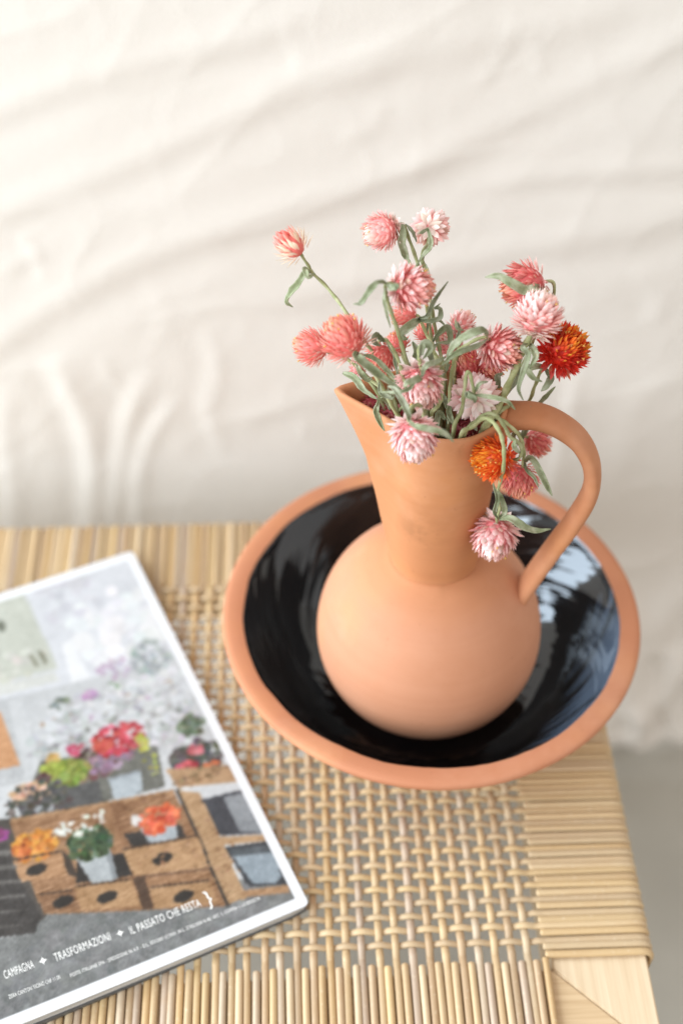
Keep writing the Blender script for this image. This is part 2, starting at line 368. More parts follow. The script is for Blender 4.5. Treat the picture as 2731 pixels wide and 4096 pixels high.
FLOWERS=[
 ('bud_left',(-0.0766,0.0176,0.3174),0.0082,(-0.7391,0.5013,0.4499),'bud',64,[(-0.0696,0.0176,0.3061),(-0.0675,0.0176,0.3015),(-0.0596,0.0136,0.2944),(-0.0528,-0.0044,0.2954),(-0.0443,-0.0096,0.2825),(-0.0325,-0.0156,0.2663),(-0.0212,-0.0187,0.2500)]),
 ('top_left',(-0.0335,0.0336,0.3140),0.0095,(-0.8984,-0.4327,-0.0753),'pale',90,[(-0.0232,0.0376,0.3149),(-0.0201,0.0356,0.3078),(-0.0163,0.0298,0.2987),(-0.0148,0.0136,0.2973),(-0.0115,0.0116,0.2812),(-0.0091,0.0038,0.2650),(-0.0061,-0.0092,0.2500)]),
 ('top_right',(-0.0087,0.0456,0.3074),0.0092,(0.2997,0.7305,-0.6137),'pale',80,[(-0.0108,0.0396,0.3100),(-0.0105,0.0376,0.3049),(-0.0134,0.0356,0.2971),(-0.0120,0.0212,0.2956),(-0.0090,0.0136,0.2796),(-0.0056,0.0048,0.2641),(-0.0030,-0.0059,0.2500)]),
 ('centre_high',(-0.0234,-0.0144,0.3162),0.0105,(0.9529,-0.2940,0.0750),'rose',120,[(-0.0333,-0.0184,0.3217),(-0.0355,-0.0184,0.3199),(-0.0340,-0.0184,0.3116),(-0.0305,-0.0184,0.2998),(-0.0267,-0.0218,0.2879),(-0.0236,-0.0246,0.2772),(-0.0190,-0.0264,0.2611),(-0.0146,-0.0319,0.2500)]),
 ('under_high',(-0.0236,-0.0004,0.2895),0.0071,(-0.9690,-0.2307,0.0889),'coral',60,[(-0.0174,-0.0024,0.2896),(-0.0142,-0.0064,0.2832),(-0.0112,-0.0176,0.2813),(-0.0091,-0.0280,0.2748),(-0.0081,-0.0324,0.2688),(-0.0085,-0.0344,0.2636),(-0.0107,-0.0364,0.2612),(-0.0119,-0.0320,0.2500)]),
 ('left_big',(-0.0534,-0.0237,0.2938),0.0116,(-0.6067,0.2503,0.7545),'coral',150,[(-0.0473,-0.0285,0.2883),(-0.0433,-0.0300,0.2843),(-0.0391,-0.0324,0.2780),(-0.0336,-0.0334,0.2662),(-0.0276,-0.0314,0.2514),(-0.0226,-0.0380,0.2500)]),
 ('left_behind',(-0.0679,0.0010,0.2695),0.0096,(-0.9645,0.1235,0.2336),'coral',90,[(-0.0600,0.0000,0.2667),(-0.0514,-0.0032,0.2649),(-0.0418,-0.0104,0.2593),(-0.0300,-0.0184,0.2500)]),
 ('coral_behind_leaf',(-0.0354,-0.0109,0.2720),0.0084,(-0.3355,-0.9377,-0.0905),'coral',80,[(-0.0367,-0.0080,0.2796),(-0.0327,-0.0120,0.2827),(-0.0283,-0.0256,0.2816),(-0.0259,-0.0376,0.2780),(-0.0205,-0.0404,0.2692),(-0.0176,-0.0404,0.2649),(-0.0149,-0.0351,0.2500)]),
 ('centre_drooping',(-0.0185,-0.0358,0.2756),0.0109,(0.0218,-0.9377,-0.3469),'pink',120,[(-0.0184,-0.0361,0.2817),(-0.0193,-0.0292,0.2857),(-0.0187,-0.0232,0.2875),(-0.0147,-0.0184,0.2861),(-0.0085,-0.0196,0.2760),(-0.0033,-0.0093,0.2500)]),
 ('rim_away',(0.0090,-0.0244,0.2578),0.0110,(-0.0225,0.8809,-0.4728),'pink',110,[(0.0064,-0.0384,0.2730),(0.0042,-0.0358,0.2818),(0.0025,-0.0359,0.2815),(0.0019,-0.0384,0.2724),(0.0014,-0.0384,0.2612),(-0.0018,-0.0403,0.2500)]),
 ('front_drooping',(-0.0233,-0.0624,0.2666),0.0111,(0.0954,-0.8765,-0.4718),'pink',130,[(-0.0264,-0.0624,0.2781),(-0.0252,-0.0584,0.2799),(-0.0223,-0.0524,0.2779),(-0.0187,-0.0464,0.2710),(-0.0141,-0.0319,0.2500)]),
 ('right_tilted',(0.0208,-0.0173,0.2813),0.0104,(0.8118,-0.5838,0.0152),'rose',110,[(0.0133,-0.0173,0.2883),(0.0070,-0.0180,0.2866),(-0.0003,-0.0200,0.2816),(-0.0020,-0.0204,0.2737),(-0.0025,-0.0224,0.2614),(-0.0028,-0.0274,0.2500)]),
 ('right_upright',(0.0372,-0.0144,0.2979),0.0117,(0.2524,0.5693,0.7824),'pale',150,[(0.0325,-0.0182,0.2854),(0.0307,-0.0202,0.2803),(0.0263,-0.0244,0.2694),(0.0215,-0.0264,0.2542),(0.0141,-0.0376,0.2500)]),
 ('right_behind',(0.0343,0.0076,0.2996),0.0120,(-0.9517,-0.2956,-0.0832),'coralrose',120,[(0.0472,0.0076,0.3010),(0.0472,0.0056,0.2898),(0.0416,0.0020,0.2764),(0.0363,-0.0048,0.2653),(0.0299,-0.0116,0.2540),(0.0212,-0.0233,0.2500)]),
 ('orange_right',(0.0519,-0.0135,0.2765),0.0120,(0.3531,-0.3373,0.8727),'orange',170,[(0.0456,-0.0104,0.2640),(0.0434,-0.0076,0.2574),(0.0413,-0.0100,0.2508),(0.0396,-0.0084,0.2391),(0.0340,-0.0104,0.2366),(0.0217,-0.0282,0.2500)]),
 ('orange_front',(0.0172,-0.0504,0.2408),0.0105,(-0.8007,-0.4389,0.4077),'orange2',160,[(0.0271,-0.0524,0.2414),(0.0299,-0.0524,0.2457),(0.0284,-0.0514,0.2514),(0.0234,-0.0504,0.2550),(0.0197,-0.0494,0.2621),(0.0159,-0.0474,0.2660),(0.0120,-0.0454,0.2650),(0.0076,-0.0424,0.2575),(0.0027,-0.0436,0.2500)]),
 ('coral_low',(0.0339,-0.0384,0.2146),0.0096,(-0.1974,-0.8901,-0.4108),'coralrose',110,[(0.0343,-0.0384,0.2254),(0.0340,-0.0384,0.2338),(0.0302,-0.0384,0.2444),(0.0245,-0.0364,0.2500),(0.0201,-0.0324,0.2502),(0.0144,-0.0344,0.2500)]),
 ('under_handle',(0.0471,-0.0044,0.2078),0.0086,(0.7520,-0.4912,-0.4396),'coralrose',80,[(0.0385,-0.0084,0.2162),(0.0321,-0.0144,0.2274),(0.0263,-0.0184,0.2365),(0.0180,-0.0314,0.2500)]),
 ('lowest',(0.0234,-0.0444,0.1793),0.0120,(-0.2996,-0.8652,-0.4020),'pink',120,[(0.0232,-0.0464,0.1953),(0.0238,-0.0464,0.2031),(0.0217,-0.0484,0.2124),(0.0206,-0.0544,0.2270),(0.0204,-0.0604,0.2434),(0.0188,-0.0624,0.2585),(0.0166,-0.0604,0.2666),(0.0139,-0.0544,0.2682),(0.0101,-0.0484,0.2650),(0.0059,-0.0444,0.2557),(0.0010,-0.0443,0.2500)]),
 ('pale_back',(0.0059,0.0131,0.2723),0.0073,(0.4686,0.6253,0.6240),'pale',60,[(0.0048,0.0108,0.2661),(0.0034,0.0032,0.2595),(0.0009,-0.0060,0.2500)]),
 ('coral_back',(-0.0119,0.0135,0.2668),0.0060,(-0.3202,0.2587,0.9113),'coral',50,[(-0.0107,0.0096,0.2632),(-0.0088,0.0016,0.2554),(-0.0061,-0.0092,0.2500)]),
 ('pink_back',(0.0008,0.0136,0.2596),0.0078,(-0.5779,-0.1627,0.7997),'pale',60,[(0.0017,0.0072,0.2562),(0.0023,-0.0024,0.2512),(0.0006,-0.0094,0.2500)]),
 ('shade_back',(0.0089,0.0036,0.2532),0.0096,(-0.3029,-0.2749,0.9125),'coralrose',80,[(0.0079,-0.0032,0.2488),(0.0040,-0.0195,0.2500)]),
 ('shade_back_right',(0.0192,0.0012,0.2535),0.0078,(0.2279,-0.9513,0.2075),'coralrose',60,[(0.0180,-0.0032,0.2485),(0.0117,-0.0197,0.2500)]),
 ('coral_gap',(-0.0260,0.0076,0.2652),0.0064,(-0.2991,0.1343,0.9447),'coral',50,[(-0.0233,0.0032,0.2602),(-0.0183,-0.0068,0.2541),(-0.0122,-0.0157,0.2500)]),
 ('mouth_left',(-0.0404,-0.0084,0.2377),0.0067,(-0.6499,-0.6698,0.3592),'pinkdark',60,[(-0.0346,-0.0084,0.2413),(-0.0289,-0.0184,0.2500)]),
 ('mouth_left_low',(-0.0294,-0.0164,0.2379),0.0073,(-0.4030,-0.8421,0.3584),'pinkdark',60,[(-0.0265,-0.0184,0.2440),(-0.0217,-0.0252,0.2500)]),
 ('mouth_front',(0.0067,-0.0204,0.2329),0.0078,(0.0774,-0.9006,0.4277),'pinkdark',60,[(0.0061,-0.0184,0.2371),(0.0023,-0.0260,0.2500)]),
 ('spout_small',(-0.0465,-0.0047,0.2606),0.0044,(-0.4732,0.0347,0.8803),'pale',36,[(-0.0438,-0.0084,0.2576),(-0.0362,-0.0132,0.2500)]),
]
LEAVES=[
 ('bud_left',[(-0.0689,0.0176,0.3022),(-0.0713,0.0156,0.3024),(-0.0741,0.0126,0.2994),(-0.0779,0.0116,0.2943),(-0.0800,0.0116,0.2897),(-0.0775,0.0116,0.2862)],0.0056,20),
 ('bud_left',[(-0.0689,0.0176,0.3022),(-0.0713,0.0096,0.3101),(-0.0699,0.0056,0.3085),(-0.0666,0.0096,0.3074)],0.0039,0),
 ('top_left',[(-0.0239,0.0336,0.3177),(-0.0237,0.0296,0.3140),(-0.0240,0.0286,0.3102),(-0.0214,0.0296,0.3016),(-0.0188,0.0258,0.2987)],0.0062,10),
 ('top_left',[(-0.0221,0.0356,0.3163),(-0.0189,0.0336,0.3131),(-0.0164,0.0336,0.3072)],0.0032,-30),
 ('top_right',[(-0.0114,0.0356,0.3141),(-0.0097,0.0316,0.3104),(-0.0097,0.0296,0.3066),(-0.0132,0.0296,0.3014),(-0.0179,0.0240,0.2987)],0.0043,30),
 ('top_right',[(-0.0114,0.0356,0.3135),(-0.0144,0.0296,0.3158),(-0.0162,0.0276,0.3166)],0.0024,0),
 ('top_right',[(-0.0111,0.0356,0.3024),(-0.0124,0.0358,0.2943),(-0.0111,0.0304,0.2941),(-0.0101,0.0232,0.2940)],0.0028,60),
 ('centre_high',[(-0.0345,-0.0184,0.3215),(-0.0392,-0.0224,0.3248),(-0.0428,-0.0244,0.3214),(-0.0467,-0.0244,0.3152),(-0.0502,-0.0244,0.3151)],0.0049,25),
 ('centre_high',[(-0.0345,-0.0204,0.3232),(-0.0334,-0.0264,0.3252),(-0.0311,-0.0284,0.3279),(-0.0320,-0.0284,0.3248)],0.0044,0),
 ('centre_high',[(-0.0356,-0.0204,0.3207),(-0.0361,-0.0244,0.3175),(-0.0348,-0.0244,0.3098),(-0.0328,-0.0235,0.3003)],0.0024,30),
 ('under_high',[(-0.0176,-0.0044,0.2905),(-0.0144,-0.0084,0.2949),(-0.0116,-0.0084,0.3034),(-0.0052,-0.0064,0.3133)],0.0036,20),
 ('under_high',[(-0.0175,-0.0044,0.2898),(-0.0226,-0.0132,0.2929),(-0.0270,-0.0168,0.2905),(-0.0238,-0.0176,0.2884)],0.0070,0),
 ('under_high',[(-0.0186,-0.0044,0.2898),(-0.0137,-0.0084,0.2915),(-0.0082,-0.0064,0.2918),(-0.0082,-0.0044,0.2956),(-0.0104,-0.0044,0.2963),(-0.0079,-0.0044,0.2989)],0.0038,10),
 ('coral_back',[(-0.0096,0.0020,0.2707),(-0.0056,0.0020,0.2776),(-0.0023,0.0024,0.2786),(-0.0013,0.0000,0.2722),(-0.0079,-0.0022,0.2734)],0.0050,10),
 ('coral_back',[(-0.0124,0.0036,0.2751),(-0.0116,0.0036,0.2820),(-0.0068,0.0036,0.2825),(-0.0017,0.0020,0.2775)],0.0022,0),
 ('left_big',[(-0.0474,-0.0302,0.2906),(-0.0493,-0.0388,0.2958),(-0.0440,-0.0404,0.2917),(-0.0367,-0.0414,0.2857),(-0.0281,-0.0424,0.2788)],0.0068,-10),
 ('left_big',[(-0.0463,-0.0262,0.2873),(-0.0399,-0.0248,0.2839),(-0.0335,-0.0272,0.2776),(-0.0284,-0.0316,0.2729)],0.0042,30),
 ('left_big',[(-0.0382,-0.0352,0.2777),(-0.0373,-0.0384,0.2735),(-0.0321,-0.0404,0.2724),(-0.0344,-0.0404,0.2779)],0.0036,0),
 ('coral_behind_leaf',[(-0.0339,-0.0100,0.2811),(-0.0382,-0.0130,0.2871),(-0.0394,-0.0160,0.2862),(-0.0363,-0.0168,0.2840)],0.0047,0),
 ('coral_behind_leaf',[(-0.0333,-0.0122,0.2822),(-0.0297,-0.0160,0.2791),(-0.0288,-0.0204,0.2745),(-0.0278,-0.0248,0.2698)],0.0032,40),
 ('left_behind',[(-0.0472,-0.0080,0.2659),(-0.0455,-0.0156,0.2667),(-0.0423,-0.0188,0.2651),(-0.0402,-0.0184,0.2661)],0.0044,0),
 ('mouth_left',[(-0.0539,-0.0117,0.2633),(-0.0488,-0.0184,0.2663),(-0.0437,-0.0244,0.2636),(-0.0374,-0.0284,0.2605)],0.0056,15),
 ('mouth_left',[(-0.0376,-0.0304,0.2630),(-0.0392,-0.0324,0.2570),(-0.0376,-0.0344,0.2530),(-0.0348,-0.0364,0.2474)],0.0049,-15),
 ('mouth_left',[(-0.0365,-0.0304,0.2637),(-0.0329,-0.0264,0.2572),(-0.0314,-0.0244,0.2496)],0.0038,20),
 ('front_drooping',[(-0.0263,-0.0644,0.2796),(-0.0270,-0.0644,0.2840),(-0.0297,-0.0584,0.2868),(-0.0324,-0.0524,0.2877),(-0.0351,-0.0480,0.2859)],0.0049,10),
 ('front_drooping',[(-0.0265,-0.0664,0.2810),(-0.0240,-0.0764,0.2865),(-0.0172,-0.0784,0.2863),(-0.0111,-0.0784,0.2835),(-0.0073,-0.0784,0.2786)],0.0046,-10),
 ('centre_drooping',[(-0.0189,-0.0404,0.2843),(-0.0218,-0.0468,0.2885),(-0.0263,-0.0514,0.2906),(-0.0283,-0.0522,0.2887)],0.0052,0),
 ('centre_drooping',[(-0.0189,-0.0404,0.2843),(-0.0173,-0.0404,0.2910),(-0.0117,-0.0356,0.2895),(-0.0070,-0.0308,0.2880)],0.0041,10),
 ('centre_drooping',[(-0.0188,-0.0288,0.2867),(-0.0173,-0.0264,0.2927),(-0.0141,-0.0272,0.2906),(-0.0179,-0.0312,0.2873)],0.0058,0),
 ('centre_drooping',[(-0.0199,-0.0376,0.2847),(-0.0248,-0.0484,0.2846),(-0.0311,-0.0504,0.2838),(-0.0390,-0.0464,0.2813)],0.0031,20),
 ('rim_away',[(0.0061,-0.0404,0.2729),(0.0020,-0.0464,0.2780),(0.0050,-0.0484,0.2776),(0.0057,-0.0484,0.2749)],0.0046,0),
 ('rim_away',[(0.0067,-0.0404,0.2726),(0.0113,-0.0444,0.2753),(0.0173,-0.0464,0.2755),(0.0217,-0.0464,0.2733),(0.0253,-0.0464,0.2683)],0.0036,10),
 ('rim_away',[(0.0069,-0.0384,0.2730),(0.0084,-0.0396,0.2788),(0.0129,-0.0372,0.2780)],0.0027,0),
 ('right_tilted',[(0.0131,-0.0210,0.2922),(0.0090,-0.0280,0.3012),(0.0035,-0.0308,0.3010),(-0.0012,-0.0300,0.2965),(-0.0050,-0.0300,0.2900),(-0.0066,-0.0316,0.2792)],0.0065,15),
 ('right_tilted',[(0.0131,-0.0216,0.2907),(0.0068,-0.0268,0.2911),(-0.0001,-0.0316,0.2925),(-0.0052,-0.0328,0.2897),(-0.0090,-0.0324,0.2840)],0.0046,-25),
 ('right_tilted',[(0.0032,-0.0120,0.2886),(-0.0003,-0.0136,0.2913),(-0.0013,-0.0124,0.2957)],0.0021,0),
 ('right_upright',[(0.0327,-0.0204,0.2865),(0.0289,-0.0290,0.2916),(0.0317,-0.0304,0.2880),(0.0295,-0.0336,0.2799),(0.0277,-0.0364,0.2727),(0.0306,-0.0364,0.2653)],0.0042,20),
 ('right_upright',[(0.0346,-0.0164,0.2832),(0.0360,-0.0216,0.2833),(0.0367,-0.0228,0.2802),(0.0348,-0.0228,0.2734)],0.0053,10),
 ('right_upright',[(0.0299,-0.0224,0.2745),(0.0299,-0.0208,0.2648),(0.0259,-0.0184,0.2528),(0.0215,-0.0164,0.2423)],0.0036,30),
 ('right_behind',[(0.0428,0.0056,0.2999),(0.0368,-0.0024,0.3055),(0.0312,-0.0044,0.3058),(0.0245,-0.0044,0.3105),(0.0182,-0.0024,0.3130),(0.0128,-0.0004,0.3107)],0.0071,5),
 ('orange_right',[(0.0446,-0.0128,0.2646),(0.0389,-0.0204,0.2726),(0.0342,-0.0230,0.2729),(0.0366,-0.0244,0.2691),(0.0415,-0.0232,0.2651)],0.0050,0),
 ('orange_right',[(0.0446,-0.0128,0.2646),(0.0467,-0.0184,0.2637),(0.0443,-0.0220,0.2611),(0.0418,-0.0224,0.2584)],0.0054,20),
 ('orange_right',[(0.0438,-0.0084,0.2372),(0.0467,-0.0104,0.2437),(0.0516,-0.0101,0.2503)],0.0040,30),
 ('orange_front',[(0.0288,-0.0524,0.2458),(0.0253,-0.0544,0.2522),(0.0258,-0.0524,0.2546)],0.0036,0),
 ('under_handle',[(0.0347,-0.0184,0.2187),(0.0354,-0.0224,0.2293),(0.0372,-0.0244,0.2416),(0.0374,-0.0244,0.2505)],0.0048,20),
 ('under_handle',[(0.0361,-0.0144,0.2157),(0.0327,-0.0144,0.2204),(0.0348,-0.0164,0.2314)],0.0041,0),
 ('coral_low',[(0.0342,-0.0404,0.2289),(0.0365,-0.0464,0.2361),(0.0415,-0.0484,0.2280),(0.0458,-0.0484,0.2186),(0.0488,-0.0484,0.2122)],0.0051,10),
 ('coral_low',[(0.0343,-0.0404,0.2281),(0.0341,-0.0484,0.2305),(0.0375,-0.0524,0.2290),(0.0404,-0.0524,0.2225)],0.0029,-10),
 ('lowest',[(0.0238,-0.0484,0.1963),(0.0277,-0.0544,0.2032),(0.0340,-0.0564,0.1994),(0.0416,-0.0544,0.1933),(0.0499,-0.0524,0.1922)],0.0059,-10),
 ('lowest',[(0.0228,-0.0484,0.1963),(0.0194,-0.0544,0.2083),(0.0204,-0.0544,0.2162),(0.0172,-0.0544,0.2286)],0.0038,20),
 ('lowest',[(0.0239,-0.0484,0.1971),(0.0254,-0.0524,0.2060),(0.0229,-0.0524,0.2156),(0.0202,-0.0524,0.2219)],0.0041,-20),
 ('pale_back',[(0.0014,0.0020,0.2705),(0.0035,0.0040,0.2758),(0.0023,0.0056,0.2801)],0.0026,20),
 ('shade_back',[(-0.0009,-0.0168,0.2622),(-0.0016,-0.0204,0.2510),(-0.0041,-0.0354,0.2500)],0.0043,0),
 ('shade_back_right',[(0.0234,-0.0124,0.2520),(0.0220,-0.0104,0.2575),(0.0247,-0.0096,0.2596)],0.0048,0),
 ('pale_back',[(-0.0032,-0.0258,0.2500),(-0.0042,-0.0184,0.2507),(-0.0068,-0.0144,0.2546)],0.0044,10),
 ('pink_back',[(-0.0019,-0.0355,0.2500),(-0.0032,-0.0304,0.2527),(-0.0024,-0.0284,0.2595)],0.0047,0),
 ('coral_back',[(-0.0096,-0.0240,0.2500),(-0.0127,-0.0244,0.2577),(-0.0144,-0.0220,0.2628)],0.0050,15),
 ('shade_back',[(0.0048,-0.0277,0.2500),(0.0041,-0.0224,0.2526),(0.0015,-0.0184,0.2564)],0.0043,-15),
 ('shade_back_right',[(0.0137,-0.0264,0.2500),(0.0150,-0.0184,0.2516),(0.0171,-0.0164,0.2556)],0.0048,0),
 ('coral_gap',[(-0.0224,-0.0203,0.2500),(-0.0267,-0.0224,0.2592),(-0.0292,-0.0164,0.2641)],0.0048,10),
 ('pink_back',[(-0.0101,-0.0216,0.2638),(-0.0064,-0.0156,0.2656),(-0.0019,-0.0120,0.2681)],0.0054,0),
 ('coral_gap',[(-0.0219,-0.0164,0.2709),(-0.0185,-0.0120,0.2755),(-0.0205,-0.0080,0.2792)],0.0054,0),
 ('pale_back',[(-0.0106,-0.0124,0.2672),(-0.0116,-0.0080,0.2720),(-0.0081,-0.0044,0.2745)],0.0056,15),
 ('mouth_front',[(0.0094,-0.0406,0.2500),(0.0083,-0.0324,0.2483),(0.0113,-0.0304,0.2537)],0.0039,0),
 ('mouth_front',[(-0.0049,-0.0322,0.2500),(-0.0081,-0.0304,0.2528),(-0.0091,-0.0324,0.2474),(-0.0079,-0.0344,0.2433)],0.0048,0),
]
FOLDS=[
 ([(-0.322,0.074),(-0.271,0.115),(-0.209,0.158),(-0.150,0.188),(-0.082,0.213),(-0.042,0.227),(0.011,0.245),(0.049,0.256)],7,16),
 ([(-0.282,0.207),(-0.254,0.216),(-0.213,0.231),(-0.172,0.248),(-0.124,0.271),(-0.067,0.298),(-0.030,0.311),(0.006,0.334)],5,14),
 ([(-0.109,0.143),(-0.041,0.155),(0.015,0.166),(0.070,0.182),(0.137,0.194),(0.168,0.204),(0.228,0.222)],7,18),
 ([(0.025,0.226),(0.065,0.232),(0.104,0.236),(0.162,0.238),(0.222,0.247)],5,12),
 ([(-0.270,0.273),(-0.243,0.284),(-0.203,0.300),(-0.135,0.319),(-0.101,0.326),(-0.055,0.345)],5,13),
 ([(-0.015,0.233),(0.023,0.259),(0.072,0.282),(0.146,0.324),(0.175,0.342)],4,14),
 ([(-0.067,0.289),(0.007,0.318),(0.079,0.333),(0.125,0.347)],4,16),
 ([(-0.242,0.099),(-0.231,0.071),(-0.224,0.031),(-0.224,-0.013),(-0.233,-0.073),(-0.252,-0.215)],11,13),
 ([(-0.176,0.086),(-0.192,0.046),(-0.197,0.026),(-0.208,-0.022),(-0.221,-0.108)],8,10),
 ([(-0.157,0.061),(-0.181,0.021),(-0.193,-0.023),(-0.202,-0.108)],7,10),
 ([(-0.272,0.073),(-0.282,0.032),(-0.286,-0.033),(-0.301,-0.105)],6,12),
 ([(-0.120,0.032),(-0.070,0.057),(-0.010,0.067)],4,12),
 ([(-0.244,0.200),(-0.237,0.180),(-0.235,0.160)],4,7),
 ([(-0.205,0.102),(-0.202,0.078),(-0.191,0.058)],4,7),
 ([(-0.262,0.167),(-0.244,0.180),(-0.230,0.183)],4,8),
 ([(-0.136,0.122),(-0.129,0.088),(-0.137,0.049),(-0.128,0.002)],4,10),
 ([(0.119,0.077),(0.118,0.037),(0.115,-0.006),(0.116,-0.071)],6,9),
 ([(0.191,0.079),(0.162,0.036),(0.162,-0.025)],5,16),
 ([(0.167,-0.154),(0.205,-0.175),(0.232,-0.149),(0.292,-0.127)],9,20),
 ([(0.190,-0.271),(0.223,-0.236),(0.242,-0.202),(0.284,-0.170)],7,14),
 ([(0.206,-0.323),(0.229,-0.298),(0.269,-0.281),(0.320,-0.252)],8,14),
 ([(0.184,-0.155),(0.188,-0.205),(0.206,-0.272),(0.215,-0.357)],7,12),
 ([(0.226,-0.190),(0.229,-0.248),(0.251,-0.312),(0.255,-0.359)],6,10),
 ([(0.031,0.293),(0.044,0.312),(0.050,0.333)],3,7),
 ([(-0.081,0.335),(-0.070,0.319),(-0.072,0.303)],3,7),
 ([(0.042,0.341),(0.066,0.315),(0.065,0.298)],3,7),
 ([(-0.047,0.261),(-0.029,0.269),(-0.022,0.286)],3,9),
 ([(-0.172,0.162),(-0.160,0.137),(-0.168,0.108)],3,9),
 ([(0.142,0.165),(0.165,0.143),(0.164,0.114)],4,10),
]
